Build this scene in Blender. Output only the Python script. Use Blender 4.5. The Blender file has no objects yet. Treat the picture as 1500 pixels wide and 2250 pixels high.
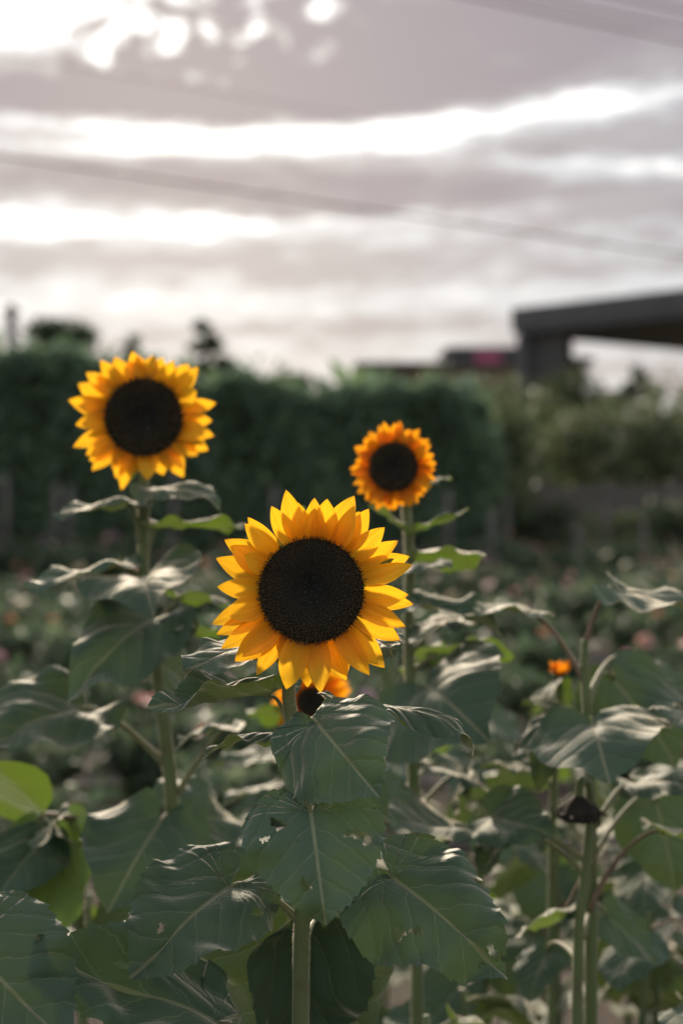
import bpy, math, random
import numpy as np
from mathutils import Vector, Matrix
from math import radians, sin, cos, pi

rng = random.Random(7)
nrg = np.random.default_rng(11)
S = bpy.context.scene
COL = S.collection

# ------------------------------------------------------------------ camera
F = 3125.0                      # focal length in photograph pixels (50 mm on a 36 mm tall frame)
HOR = 1043.0
CAMZ = 1.25
PITCH = math.atan((1125 - HOR) / F)
FWD = Vector((0, cos(PITCH), -sin(PITCH)))
UPV = Vector((0, sin(PITCH), cos(PITCH)))
RGT = Vector((1, 0, 0))
CAM = Vector((0, 0, CAMZ))
def P(px, py, d):
    "direction of a photograph pixel, at depth d metres"
    return CAM + d * (FWD + RGT * ((px - 750) / F) - UPV * ((py - 1125) / F))
cd = bpy.data.cameras.new('camera')
cam = bpy.data.objects.new('camera', cd); COL.objects.link(cam)
cd.sensor_fit = 'VERTICAL'; cd.sensor_height = 36.0; cd.sensor_width = 24.0; cd.lens = 50.0
cam.location = CAM
cam.rotation_euler = (pi / 2 - PITCH, 0, 0)
cd.clip_start = 0.05; cd.clip_end = 5000
cd.dof.use_dof = True; cd.dof.focus_distance = 1.285; cd.dof.aperture_fstop = 3.2
S.camera = cam

# ------------------------------------------------------------------ world
SUN_EL = radians(19); SUN_AZ = radians(-7)       # azimuth from +Y towards +X
W = bpy.data.worlds.new('World'); S.world = W; W.use_nodes = True
wt = W.node_tree; wt.nodes.clear()
def N(t, **kw):
    n = wt.nodes.new(t)
    for k, v in kw.items(): setattr(n, k, v)
    return n
def sock(n, i, v):
    if isinstance(v, (int, float)): n.inputs[i].default_value = v
    elif isinstance(v, tuple): n.inputs[i].default_value = v
    else: wt.links.new(v, n.inputs[i])
def M(op, a, b=0.0, c=None):
    n = N('ShaderNodeMath', operation=op); sock(n, 0, a); sock(n, 1, b)
    if c is not None: sock(n, 2, c)
    return n.outputs[0]
def wnoise(vec, scale, detail=5, rough=0.55):
    n = N('ShaderNodeTexNoise'); sock(n, 'Vector', vec); n.inputs['Scale'].default_value = scale
    n.inputs['Detail'].default_value = detail; n.inputs['Roughness'].default_value = rough
    return n.outputs['Fac']
tc = N('ShaderNodeTexCoord')
sep = N('ShaderNodeSeparateXYZ'); wt.links.new(tc.outputs['Generated'], sep.inputs[0])
az = M('ARCTAN2', sep.outputs[0], sep.outputs[1]); el = M('ARCSINE', sep.outputs[2])
u0 = M('MULTIPLY', az, F); v0 = M('MULTIPLY', el, F)
cv = N('ShaderNodeCombineXYZ'); sock(cv, 0, M('MULTIPLY', az, 1.0)); sock(cv, 1, M('MULTIPLY', el, 3.2))
vec = cv.outputs[0]
n1 = wnoise(vec, 7.0, 4); n2 = wnoise(vec, 16.0, 5); n3 = wnoise(vec, 4.0, 7, 0.6)
cv2 = N('ShaderNodeCombineXYZ'); sock(cv2, 0, az); sock(cv2, 1, M('MULTIPLY', el, 1.35)); vec2 = cv2.outputs[0]
nh = wnoise(vec2, 46.0, 2, 0.5)
u = M('ADD', u0, M('MULTIPLY', M('SUBTRACT', n1, 0.5), 260.0))
v = M('ADD', v0, M('MULTIPLY', M('SUBTRACT', n2, 0.5), 90.0))
def blob(cx, cy, ru, rv, ang, w):
    a = radians(ang); du = M('SUBTRACT', u, cx - 750.0); dv = M('SUBTRACT', v, HOR - cy)
    p = M('MULTIPLY', M('ADD', M('MULTIPLY', du, cos(a)), M('MULTIPLY', dv, sin(a))), 1 / ru)
    q = M('MULTIPLY', M('ADD', M('MULTIPLY', du, -sin(a)), M('MULTIPLY', dv, cos(a))), 1 / rv)
    r2 = M('ADD', M('MULTIPLY', p, p), M('MULTIPLY', q, q))
    g = M('EXPONENT', M('MULTIPLY', M('MULTIPLY', r2, r2), -1.0))
    return M('MULTIPLY', g, w)
BLOBS = [  # photograph pixel centre, radii, tilt, weight (grey cloud positive, bright gap negative)
    (1130, 90, 780, 165, 6, 0.62), (170, 240, 560, 52, 1, 0.80), (560, 245, 520, 58, 3, 0.50),
    (680, 425, 950, 66, -2, 0.55), (700, 585, 1100, 44, 0, 0.17), (1250, 520, 500, 30, 3, 0.05), (1330, 335, 330, 36, -1, 0.28),
    (70, 326, 190, 12, 0, 0.40), (850, 715, 480, 24, 2, 0.16), (1500, 60, 500, 120, 0, 0.12),
    (120, 60, 400, 100, -3, -0.60), (560, 322, 600, 40, 1, -0.56), (1230, 265, 420, 24, 7, -0.34),
    (150, 515, 400, 28, 2, -0.36), (700, 497, 420, 14, 3, -0.28), (1300, 395, 430, 22, -2, -0.35),
    (700, 675, 900, 36, 1, -0.12), (300, 650, 500, 22, 0, -0.02), (1250, 470, 420, 18, 4, -0.18),
]
n4 = wnoise(vec, 24.0, 6, 0.62)
dens = M('ADD', 0.40, M('ADD', M('MULTIPLY', M('SUBTRACT', n3, 0.5), 0.85), M('MULTIPLY', M('SUBTRACT', n4, 0.5), 0.80)))
for b in BLOBS: dens = M('ADD', dens, blob(*b))
# broken cloud round the hidden sun: small gaps between flakes
fl = blob(470, 105, 340, 140, 6, 1.0)
dens = M('ADD', dens, M('MULTIPLY', fl, M('MULTIPLY', M('SUBTRACT', nh, 0.455), 7.0)))
sg = M('ADD', M('POWER', M('MULTIPLY', M('SUBTRACT', az, SUN_AZ), 1.0), 2.0), M('POWER', M('SUBTRACT', el, SUN_EL), 2.0))
glow = M('EXPONENT', M('MULTIPLY', sg, -18.0))
ramp = N('ShaderNodeValToRGB'); wt.links.new(dens, ramp.inputs[0])
cr = ramp.color_ramp; cr.interpolation = 'EASE'
for i, (p_, c) in enumerate([(0.0, (0.90, 0.88, 0.86)), (0.28, (0.455, 0.468, 0.488)), (0.60, (0.292, 0.275, 0.290)), (1.0, (0.232, 0.206, 0.228))]):
    e = cr.elements[i] if i < 2 else cr.elements.new(p_)
    e.position = p_; e.color = c + (1,)
glowc = N('ShaderNodeMix', data_type='RGBA', blend_type='ADD')
thin = M('SUBTRACT', 1.0, M('MINIMUM', M('MAXIMUM', dens, 0.0), 1.0))
gl = M('MULTIPLY', M('MULTIPLY', glow, thin), 0.22)
wt.links.new(gl, glowc.inputs[0]); glowc.clamp_factor = False
wt.links.new(ramp.outputs[0], glowc.inputs[6]); glowc.inputs[7].default_value = (1.0, 0.93, 0.82, 1)
sky = N('ShaderNodeTexSky', sky_type='NISHITA'); sky.sun_disc = False
sky.sun_elevation = SUN_EL; sky.sun_rotation = SUN_AZ; sky.air_density = 1.0; sky.dust_density = 1.5
skys = N('ShaderNodeMix', data_type='RGBA', blend_type='MULTIPLY'); skys.inputs[0].default_value = 1.0
wt.links.new(sky.outputs[0], skys.inputs[6]); skys.inputs[7].default_value = (0.09, 0.09, 0.09, 1)
mixc = N('ShaderNodeMix', data_type='RGBA')
mixc.inputs[0].default_value = 0.965
wt.links.new(skys.outputs[2], mixc.inputs[6]); wt.links.new(glowc.outputs[2], mixc.inputs[7])
warm = N('ShaderNodeMix', data_type='RGBA', blend_type='MULTIPLY')      # evening air reddens the light low down, all round
wt.links.new(M('EXPONENT', M('MULTIPLY', M('ABSOLUTE', el), -17.0)), warm.inputs[0])
wt.links.new(mixc.outputs[2], warm.inputs[6]); warm.inputs[7].default_value = (1.10, 1.0, 0.90, 1)
bg = N('ShaderNodeBackground'); wt.links.new(warm.outputs[2], bg.inputs[0]); bg.inputs[1].default_value = 1.0
wo = N('ShaderNodeOutputWorld'); wt.links.new(bg.outputs[0], wo.inputs[0])

sd = bpy.data.lights.new('sun', 'SUN'); so = bpy.data.objects.new('sun', sd); COL.objects.link(so)
sd.energy = 4.9; sd.angle = radians(12); sd.color = (1.0, 0.86, 0.68)
dirv = Vector((sin(SUN_AZ) * cos(SUN_EL), cos(SUN_AZ) * cos(SUN_EL), sin(SUN_EL)))
so.rotation_euler = dirv.to_track_quat('Z', 'Y').to_euler()
so.location = (0, 0, 30)

vs = S.view_settings
vs.view_transform = 'Standard'; vs.look = 'None'; vs.gamma = 1.0; vs.use_curve_mapping = False; vs.exposure = 0.62
S.render.engine = 'CYCLES'
S.cycles.use_denoising = True
try: S.cycles.denoiser = 'OPENIMAGEDENOISE'
except Exception: pass
S.cycles.max_bounces = 6; S.cycles.diffuse_bounces = 3; S.cycles.glossy_bounces = 2; S.cycles.transmission_bounces = 4
S.cycles.use_adaptive_sampling = True; S.cycles.adaptive_threshold = 0.02
W.cycles.sampling_method = 'MANUAL'; W.cycles.sample_map_resolution = 256
S.cycles.sample_clamp_indirect = 6.0

# ------------------------------------------------------------------ object helpers
WM = {}
def link(o, parent=None, mat_world=None):
    COL.objects.link(o)
    mw = mat_world if mat_world is not None else Matrix.Identity(4)
    if parent is not None:
        o.parent = parent
        o.matrix_parent_inverse = WM[parent.name].inverted()
    o.matrix_basis = mw
    WM[o.name] = mw.copy()
    return o
def mesh(name, verts, faces, mat, uv=None, col=None, smooth=True):
    me = bpy.data.meshes.new(name)
    verts = np.asarray(verts, dtype=np.float32).reshape(-1, 3)
    if isinstance(faces, np.ndarray):
        k = faces.shape[1]; nf = faces.shape[0]
        me.vertices.add(len(verts)); me.vertices.foreach_set('co', verts.ravel())
        me.loops.add(nf * k); me.loops.foreach_set('vertex_index', faces.astype(np.int32).ravel())
        me.polygons.add(nf)
        me.polygons.foreach_set('loop_start', np.arange(0, nf * k, k, dtype=np.int32))
        try: me.polygons.foreach_set('loop_total', np.full(nf, k, dtype=np.int32))
        except Exception: pass
        me.update(calc_edges=True)
    else:
        me.from_pydata([tuple(map(float, v)) for v in verts], [], faces)
    li = np.empty(len(me.loops), dtype=np.int32); me.loops.foreach_get('vertex_index', li)
    if uv is not None:
        l = me.uv_layers.new(name='uv'); l.data.foreach_set('uv', np.asarray(uv, dtype=np.float32)[li].ravel())
    if col is not None:
        c = me.color_attributes.new('tone', 'FLOAT_COLOR', 'POINT')
        c.data.foreach_set('color', np.asarray(col, dtype=np.float32).ravel())
    me.polygons.foreach_set('use_smooth', np.full(len(me.polygons), smooth, dtype=bool))
    me.materials.append(mat); me.update()
    return me
def obj(name, me, parent=None, mw=None):
    return link(bpy.data.objects.new(name, me), parent, mw)
def tag(o, label=None, cat=None, group=None, kind=None):
    if label: o['label'] = label
    if cat: o['category'] = cat
    if group: o['group'] = group
    if kind: o['kind'] = kind
    return o
def empty(name, loc):
    o = bpy.data.objects.new(name, None); o.empty_display_size = 0.1
    return link(o, None, Matrix.Translation(Vector(loc)))
def catmull(pts, n):
    p = [np.array(q, float) for q in pts]; p = [2 * p[0] - p[1]] + p + [2 * p[-1] - p[-2]]
    out = []
    m = len(p) - 3
    for i in range(n + 1):
        t = i / n * m; k = min(int(t), m - 1); t -= k
        a, b, c, d = p[k:k + 4]
        out.append(0.5 * (2 * b + (c - a) * t + (2 * a - 5 * b + 4 * c - d) * t * t + (3 * b - a - 3 * c + d) * t ** 3))
    return np.array(out)
def tube(pts, radii, seg=8, ridge=0.0):
    pts = np.asarray(pts, float); n = len(pts)
    r = np.interp(np.linspace(0, 1, n), np.linspace(0, 1, len(radii)), radii)
    T = np.gradient(pts, axis=0); T /= np.linalg.norm(T, axis=1)[:, None] + 1e-12
    ref = np.array([1.0, 0.2, 0.1]); ref /= np.linalg.norm(ref)
    if abs(T[0] @ ref) > 0.9: ref = np.array([0, 0.3, 1.0])
    vv = []
    for i in range(n):
        a = ref - T[i] * (ref @ T[i]); a /= np.linalg.norm(a); b = np.cross(T[i], a); ref = a
        for k in range(seg):
            th = 2 * pi * k / seg
            rr = r[i] * (1 + ridge * cos(th * 5))
            vv.append(pts[i] + rr * (cos(th) * a + sin(th) * b))
    ff = []
    for i in range(n - 1):
        for k in range(seg):
            k2 = (k + 1) % seg
            ff.append([i * seg + k, i * seg + k2, (i + 1) * seg + k2, (i + 1) * seg + k])
    base = len(vv); vv += [pts[0], pts[-1]]
    for k in range(seg):
        k2 = (k + 1) % seg
        ff.append([base, k2, k, k]); ff.append([base + 1, (n - 1) * seg + k, (n - 1) * seg + k2, (n - 1) * seg + k2])
    ff = [f if f[2] != f[3] else f[:3] for f in ff]
    return np.array(vv), ff

# ------------------------------------------------------------------ materials
def newmat(name):
    m = bpy.data.materials.new(name); m.use_nodes = True
    t = m.node_tree; t.nodes.clear()
    return m, t
class G:
    def __init__(s, name): s.m, s.t = newmat(name)
    def n(s, ty, **kw):
        x = s.t.nodes.new(ty)
        for k, v_ in kw.items(): setattr(x, k, v_)
        return x
    def set(s, x, i, v_):
        if isinstance(v_, bpy.types.NodeSocket): s.t.links.new(v_, x.inputs[i])
        else:
            if isinstance(v_, tuple) and len(v_) == 3 and x.inputs[i].type == 'RGBA': v_ = v_ + (1,)
            x.inputs[i].default_value = v_
    def math(s, op, a, b=0.0, c=None, clamp=False):
        x = s.n('ShaderNodeMath', operation=op); x.use_clamp = clamp; s.set(x, 0, a); s.set(x, 1, b)
        if c is not None: s.set(x, 2, c)
        return x.outputs[0]
    def mix(s, f, a, b, mode='MIX'):
        x = s.n('ShaderNodeMix', data_type='RGBA', blend_type=mode); s.set(x, 0, f); s.set(x, 6, a); s.set(x, 7, b)
        return x.outputs[2]
    def noise(s, vec_, scale, detail=4, rough=0.55):
        x = s.n('ShaderNodeTexNoise'); x.inputs['Scale'].default_value = scale; x.inputs['Detail'].default_value = detail
        x.inputs['Roughness'].default_value = rough
        if vec_ is not None: s.t.links.new(vec_, x.inputs['Vector'])
        return x.outputs['Fac']
    def step(s, x_, lo, hi, a=0.0, b=1.0):
        m_ = s.n('ShaderNodeMapRange', interpolation_type='SMOOTHSTEP')
        s.set(m_, 0, x_); s.set(m_, 1, lo); s.set(m_, 2, hi); s.set(m_, 3, a); s.set(m_, 4, b)
        return m_.outputs[0]
    def coords(s, which='Object'):
        return s.n('ShaderNodeTexCoord').outputs[which]
    def bump(s, h, strength=0.3, dist=0.01):
        b = s.n('ShaderNodeBump'); b.inputs['Strength'].default_value = strength; b.inputs['Distance'].default_value = dist
        s.t.links.new(h, b.inputs['Height']); return b.outputs[0]
    def pbr(s, color, rough=0.6, spec=0.4, normal=None, sheen=0.0, sheen_rough=0.5, sheen_tint=None):
        b = s.n('ShaderNodeBsdfPrincipled'); s.set(b, 'Base Color', color); s.set(b, 'Roughness', rough)
        s.set(b, 'Specular IOR Level', spec)
        if normal is not None: s.set(b, 'Normal', normal)
        b.inputs['Sheen Weight'].default_value = sheen; b.inputs['Sheen Roughness'].default_value = sheen_rough
        if sheen_tint: b.inputs['Sheen Tint'].default_value = sheen_tint + (1,)
        return b.outputs[0]
    def out(s, sh):
        o = s.n('ShaderNodeOutputMaterial'); s.t.links.new(sh, o.inputs[0]); return s.m
    def translucent(s, sh, color, fac, normal=None):
        tr = s.n('ShaderNodeBsdfTranslucent'); s.set(tr, 'Color', color)
        if normal is not None: s.set(tr, 'Normal', normal)
        mx = s.n('ShaderNodeMixShader'); s.set(mx, 0, fac); s.t.links.new(sh, mx.inputs[1]); s.t.links.new(tr.outputs[0], mx.inputs[2])
        return mx.outputs[0]
    def rand(s): return s.n('ShaderNodeObjectInfo').outputs['Random']

def mat_leaf(name, detail=True, top=(0.036, 0.078, 0.046), under=(0.14, 0.19, 0.07), trans=(0.26, 0.36, 0.05), tf=0.055):
    g = G(name)
    uvn = g.n('ShaderNodeUVMap'); uvn.uv_map = 'uv'
    sp = g.n('ShaderNodeSeparateXYZ'); g.t.links.new(uvn.outputs[0], sp.inputs[0])
    ax = g.math('ABSOLUTE', sp.outputs[0]); y = sp.outputs[1]
    nz = g.noise(uvn.outputs[0], 5.0, 3)
    # pinnate laterals curving towards the tip
    q = g.math('SUBTRACT', y, g.math('ADD', g.math('MULTIPLY', ax, 0.85), g.math('MULTIPLY', g.math('MULTIPLY', ax, ax), 0.8)))
    q = g.math('ADD', q, g.math('MULTIPLY', g.math('SUBTRACT', nz, 0.5), 0.16))
    fr = g.math('ABSOLUTE', g.math('SUBTRACT', g.math('FRACT', g.math('ADD', g.math('MULTIPLY', q, 4.3), 0.35)), 0.5))   # 0.5 at vein... 0 mid
    dv = g.math('SUBTRACT', 0.5, fr)
    lat = g.step(dv, 0.006, 0.030, 1.0, 0.0)
    lat = g.math('MULTIPLY', lat, g.step(ax, 0.30, 0.52, 1.0, 0.15))
    mid = g.step(g.math('SUBTRACT', ax, g.math('MULTIPLY', g.math('SUBTRACT', 1.0, y), 0.008)), 0.002, 0.012, 1.0, 0.0)
    vein = g.math('MAXIMUM', mid, g.math('MULTIPLY', lat, 0.65))
    ob = g.coords('UV')
    vor = g.n('ShaderNodeTexVoronoi', feature='DISTANCE_TO_EDGE'); g.t.links.new(uvn.outputs[0], vor.inputs['Vector']); vor.inputs['Scale'].default_value = 26.0
    cell = g.step(vor.outputs['Distance'], 0.0, 0.10, 0.0, 1.0)
    fine = g.noise(uvn.outputs[0], 60.0, 3)
    big = g.noise(uvn.outputs[0], 3.2, 4)
    rnd = g.rand()
    hv = g.n('ShaderNodeHueSaturation'); g.set(hv, 'Hue', g.math('ADD', 0.485, g.math('MULTIPLY', rnd, 0.03)))
    g.set(hv, 'Value', g.math('ADD', 0.78, g.math('ADD', g.math('MULTIPLY', rnd, 0.3), g.math('MULTIPLY', big, 0.35)))); g.set(hv, 'Saturation', 0.95)
    ctop = g.mix(g.math('MULTIPLY', vein, 0.9), top, (0.17, 0.185, 0.11))
    ctop = g.mix(g.math('MULTIPLY', g.math('SUBTRACT', 1.0, cell), 0.20), ctop, (0.045, 0.08, 0.05))
    spots = g.step(g.noise(uvn.outputs[0], 11.0, 5, 0.7), 0.70, 0.76)
    ctop = g.mix(g.math('MULTIPLY', spots, 0.5), ctop, (0.13, 0.12, 0.055))
    cun = g.mix(g.math('MULTIPLY', vein, 0.6), under, (0.20, 0.25, 0.12))
    bf = g.n('ShaderNodeNewGeometry').outputs['Backfacing']
    g.set(hv, 'Color', g.mix(bf, ctop, cun)); c = hv.outputs[0]
    h = g.math('ADD', g.math('MULTIPLY', g.math('MULTIPLY', g.step(dv, 0.0, 0.30), g.step(ax, 0.0, 0.06)), 1.0), g.math('MULTIPLY', vein, -0.35))
    h = g.math('ADD', h, g.math('MULTIPLY', cell, 0.16)); h = g.math('ADD', h, g.math('MULTIPLY', fine, 0.10))
    bp = g.bump(h, 0.65, 0.0015)
    sh = g.pbr(c, 0.66, 0.45, bp, 1.0, 0.33, (1.0, 0.90, 0.74))
    tcol = g.mix(g.math('MULTIPLY', vein, 0.6), trans, (0.30, 0.36, 0.10))
    sh = g.translucent(sh, g.mix(g.math('MULTIPLY', big, 0.5), tcol, (0.12, 0.26, 0.02)), tf)
    return g.out(sh)
LEAF = mat_leaf('sunflower_leaf')
LEAF_BACKLIT = mat_leaf('backlit_sunflower_leaf', top=(0.05, 0.09, 0.045), under=(0.17, 0.24, 0.05), trans=(0.24, 0.37, 0.03), tf=0.17)   # backlight put into the colour: brighter, more translucent copy of the leaf material

def mat_petal(name, c1, c2, tr, tf=0.48):
    g = G(name)
    uvn = g.n('ShaderNodeUVMap'); uvn.uv_map = 'uv'
    sp = g.n('ShaderNodeSeparateXYZ'); g.t.links.new(uvn.outputs[0], sp.inputs[0])
    x, y = sp.outputs[0], sp.outputs[1]
    mp = g.n('ShaderNodeMapping'); mp.inputs['Scale'].default_value = (9.0, 0.7, 1); g.t.links.new(uvn.outputs[0], mp.inputs[0])
    rnd = g.rand()
    cmb = g.n('ShaderNodeCombineXYZ'); g.set(cmb, 2, g.math('MULTIPLY', rnd, 37.0))
    va = g.n('ShaderNodeVectorMath', operation='ADD'); g.t.links.new(mp.outputs[0], va.inputs[0]); g.t.links.new(cmb.outputs[0], va.inputs[1])
    st = g.noise(va.outputs[0], 1.6, 4, 0.6)
    rib = g.math('ABSOLUTE', g.math('SINE', g.math('MULTIPLY', x, 9.5)))
    c = g.mix(g.step(y, 0.0, 0.75), c2, c1)
    c = g.mix(g.math('MULTIPLY', g.step(st, 0.48, 0.66), 0.55), c, (0.82, 0.32, 0.008))
    hv = g.n('ShaderNodeHueSaturation'); g.set(hv, 'Color', c); g.set(hv, 'Hue', g.math('ADD', 0.493, g.math('MULTIPLY', rnd, 0.012)))
    g.set(hv, 'Value', g.math('ADD', 0.90, g.math('MULTIPLY', rnd, 0.15)))
    h = g.math('ADD', g.math('MULTIPLY', st, 0.8), g.math('MULTIPLY', rib, 0.35))
    bp = g.bump(h, 0.7, 0.0012)
    sh = g.pbr(hv.outputs[0], 0.55, 0.25, bp, 0.12, 0.4, (1, 0.9, 0.6))
    tcol = g.mix(g.math('MULTIPLY', g.step(st, 0.45, 0.7), 0.6), tr, (0.92, 0.40, 0.008))
    return g.out(g.translucent(sh, tcol, tf))
PETAL = mat_petal('sunflower_petal', (0.95, 0.56, 0.03), (0.90, 0.42, 0.014), (1.0, 0.53, 0.018))
PETAL_O = mat_petal('sunflower_petal_orange', (0.86, 0.36, 0.014), (0.74, 0.20, 0.006), (0.92, 0.36, 0.008))

def mat_stem(name, c1, c2):
    g = G(name)
    oc = g.coords('Object')
    mp = g.n('ShaderNodeMapping'); mp.inputs['Scale'].default_value = (160, 160, 9); g.t.links.new(oc, mp.inputs[0])
    nn = g.noise(mp.outputs[0], 1.0, 3); n2_ = g.noise(oc, 22.0, 3)
    c = g.mix(nn, c1, c2); c = g.mix(g.math('MULTIPLY', g.step(n2_, 0.55, 0.7), 0.4), c, (0.13, 0.085, 0.06))
    sh = g.pbr(c, 0.6, 0.3, g.bump(g.math('ADD', nn, g.math('MULTIPLY', g.noise(oc, 900, 1), 0.7)), 0.5, 0.001), 0.5, 0.35, (1.0, 0.93, 0.8))
    return g.out(g.translucent(sh, (0.22, 0.30, 0.06), 0.12))
STEM = mat_stem('sunflower_stem', (0.12, 0.17, 0.07), (0.18, 0.22, 0.11))
STALK = mat_stem('leaf_stalk', (0.19, 0.21, 0.10), (0.25, 0.24, 0.14))
STALK_R = mat_stem('reddish_leaf_stalk', (0.22, 0.18, 0.11), (0.26, 0.16, 0.13))
def mat_hair():
    g = G('plant_hair'); sh = g.pbr((0.50, 0.48, 0.38), 0.5, 0.3)
    return g.out(g.translucent(sh, (0.6, 0.56, 0.42), 0.5))
HAIR = mat_hair()
def mat_tone(name, rough=0.7, spec=0.3, trans=0.0, tcol=None, sheen=0.0):
    g = G(name); a = g.n('ShaderNodeAttribute'); a.attribute_name = 'tone'
    sh = g.pbr(a.outputs['Color'], rough, spec, None, sheen)
    if trans: sh = g.translucent(sh, tcol or a.outputs['Color'], trans)
    return g.out(sh)
FLORET = mat_tone('disc_florets', 0.62, 0.35)
FOLI = mat_tone('foliage', 0.55, 0.35, 0.40, None)
def mat_simple(name, c1, c2, scale=6.0, rough=0.8, spec=0.25, bumpd=0.0, stretch=(1, 1, 1), metal=0.0):
    g = G(name); oc = g.coords('Object')
    mp = g.n('ShaderNodeMapping'); mp.inputs['Scale'].default_value = stretch; g.t.links.new(oc, mp.inputs[0])
    nn = g.noise(mp.outputs[0], scale, 6, 0.6)
    sh = g.pbr(g.mix(g.step(nn, 0.3, 0.7), c1, c2), rough, spec, g.bump(nn, 0.5, bumpd) if bumpd else None)
    return g.out(sh)
RECEPT = mat_simple('flower_disc', (0.018, 0.016, 0.013), (0.030, 0.025, 0.018), 60, 0.8, 0.2)
SPENT = mat_simple('withered_head', (0.018, 0.016, 0.014), (0.05, 0.042, 0.034), 40, 0.85, 0.2, 0.004)
BARK = mat_simple('bark', (0.06, 0.048, 0.038), (0.11, 0.09, 0.07), 8, 0.9, 0.2, 0.01, (6, 6, 1))
WOOD = mat_simple('weathered_wood', (0.11, 0.10, 0.09), (0.18, 0.165, 0.15), 7, 0.85, 0.25, 0.004, (1, 8, 8))
STAKEM = mat_simple('grey_stake', (0.12, 0.11, 0.105), (0.18, 0.165, 0.16), 9, 0.8, 0.25, 0.002, (8, 8, 1))
CONC = mat_simple('canopy_metal', (0.085, 0.086, 0.092), (0.11, 0.11, 0.115), 1.5, 0.6, 0.35)
SOFF = mat_simple('canopy_soffit', (0.075, 0.075, 0.075), (0.095, 0.092, 0.09), 1.0, 0.7, 0.25)
ROOFG = mat_simple('grey_roof', (0.075, 0.073, 0.078), (0.11, 0.107, 0.11), 1.2, 0.6, 0.4, 0.0, (1, 6, 1))
WALLB = mat_simple('tan_wall', (0.16, 0.125, 0.095), (0.22, 0.175, 0.135), 2.0, 0.85, 0.2)
PINKS = mat_simple('pink_sign_paint', (0.50, 0.12, 0.24), (0.56, 0.16, 0.29), 3.0, 0.6, 0.3)
GLASS = mat_simple('dark_window_glass', (0.02, 0.022, 0.025), (0.03, 0.032, 0.035), 3.0, 0.1, 0.6)
CABLE = mat_simple('power_cable', (0.16, 0.10, 0.08), (0.20, 0.12, 0.10), 5.0, 0.6, 0.3)
HOSE = mat_simple('black_hose', (0.012, 0.012, 0.013), (0.02, 0.02, 0.021), 20.0, 0.5, 0.4)

# ------------------------------------------------------------------ ground
def mat_ground():
    g = G('garden_soil'); oc = g.coords('Object')
    a = g.noise(oc, 0.7, 5); b = g.noise(oc, 9.0, 6, 0.65); c3 = g.noise(oc, 60.0, 4, 0.7)
    c = g.mix(b, (0.050, 0.038, 0.030), (0.115, 0.092, 0.076))
    c = g.mix(g.math('MULTIPLY', g.step(c3, 0.52, 0.75), 0.5), c, (0.17, 0.145, 0.12))
    c = g.mix(g.math('MULTIPLY', g.step(a, 0.48, 0.62), 0.7), c, (0.055, 0.085, 0.032))
    h = g.math('ADD', g.math('MULTIPLY', b, 1.0), g.math('MULTIPLY', c3, 0.4))
    return g.out(g.pbr(c, 0.95, 0.15, g.bump(h, 0.9, 0.03)))
def mat_path():
    g = G('wood_chip_path'); oc = g.coords('Object')
    vor = g.n('ShaderNodeTexVoronoi'); g.t.links.new(oc, vor.inputs['Vector']); vor.inputs['Scale'].default_value = 45.0
    b = g.noise(oc, 3.0, 5)
    c = g.mix(vor.outputs['Distance'], (0.26, 0.23, 0.205), (0.12, 0.10, 0.085)); c = g.mix(g.math('MULTIPLY', b, 0.5), c, (0.09, 0.08, 0.07))
    return g.out(g.pbr(c, 0.95, 0.15, g.bump(vor.outputs['Distance'], 0.8, 0.015)))
def heightfield(x0, x1, y0, y1, nx, ny, z, amp, seed):
    xs = np.linspace(x0, x1, nx); ys = np.linspace(y0, y1, ny)
    X, Y = np.meshgrid(xs, ys)
    r = np.random.default_rng(seed); Z = np.full_like(X, z)
    for k in range(10):
        fx, fy = r.uniform(-5, 5, 2); Z += amp / 6 * np.sin(fx * X + fy * Y + r.uniform(0, 6))
    V = np.stack([X, Y, Z], -1).reshape(-1, 3)
    idx = np.arange(nx * ny).reshape(ny, nx)
    Q = np.stack([idx[:-1, :-1], idx[:-1, 1:], idx[1:, 1:], idx[1:, :-1]], -1).reshape(-1, 4)
    return V, Q
GM = mat_ground()
V_ = np.array([[-1500, -60, 0], [1500, -60, 0], [1500, 3000, 0], [-1500, 3000, 0]], float)
tag(obj('ground', mesh('ground', V_, np.array([[0, 1, 2, 3]]), GM, smooth=False)), 'dark garden soil with weedy green patches between the planted rows', 'ground', kind='structure')
PM = mat_path()
ROWS = [4.3, 5.3, 6.4, 7.6, 8.9, 10.3, 11.8, 13.4, 15.2, 17.0]
for i in range(len(ROWS) - 1):
    a, b = ROWS[i] + 0.36, ROWS[i + 1] - 0.36
    V_, Q_ = heightfield(-9, 9, a, b, 120, 5, 0.012, 0.006, 30 + i)
    tag(obj('path', mesh('path', V_, Q_, PM)), 'greyish wood chip path running between two garden rows', 'path', 'paths between the garden rows', kind='structure')

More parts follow.
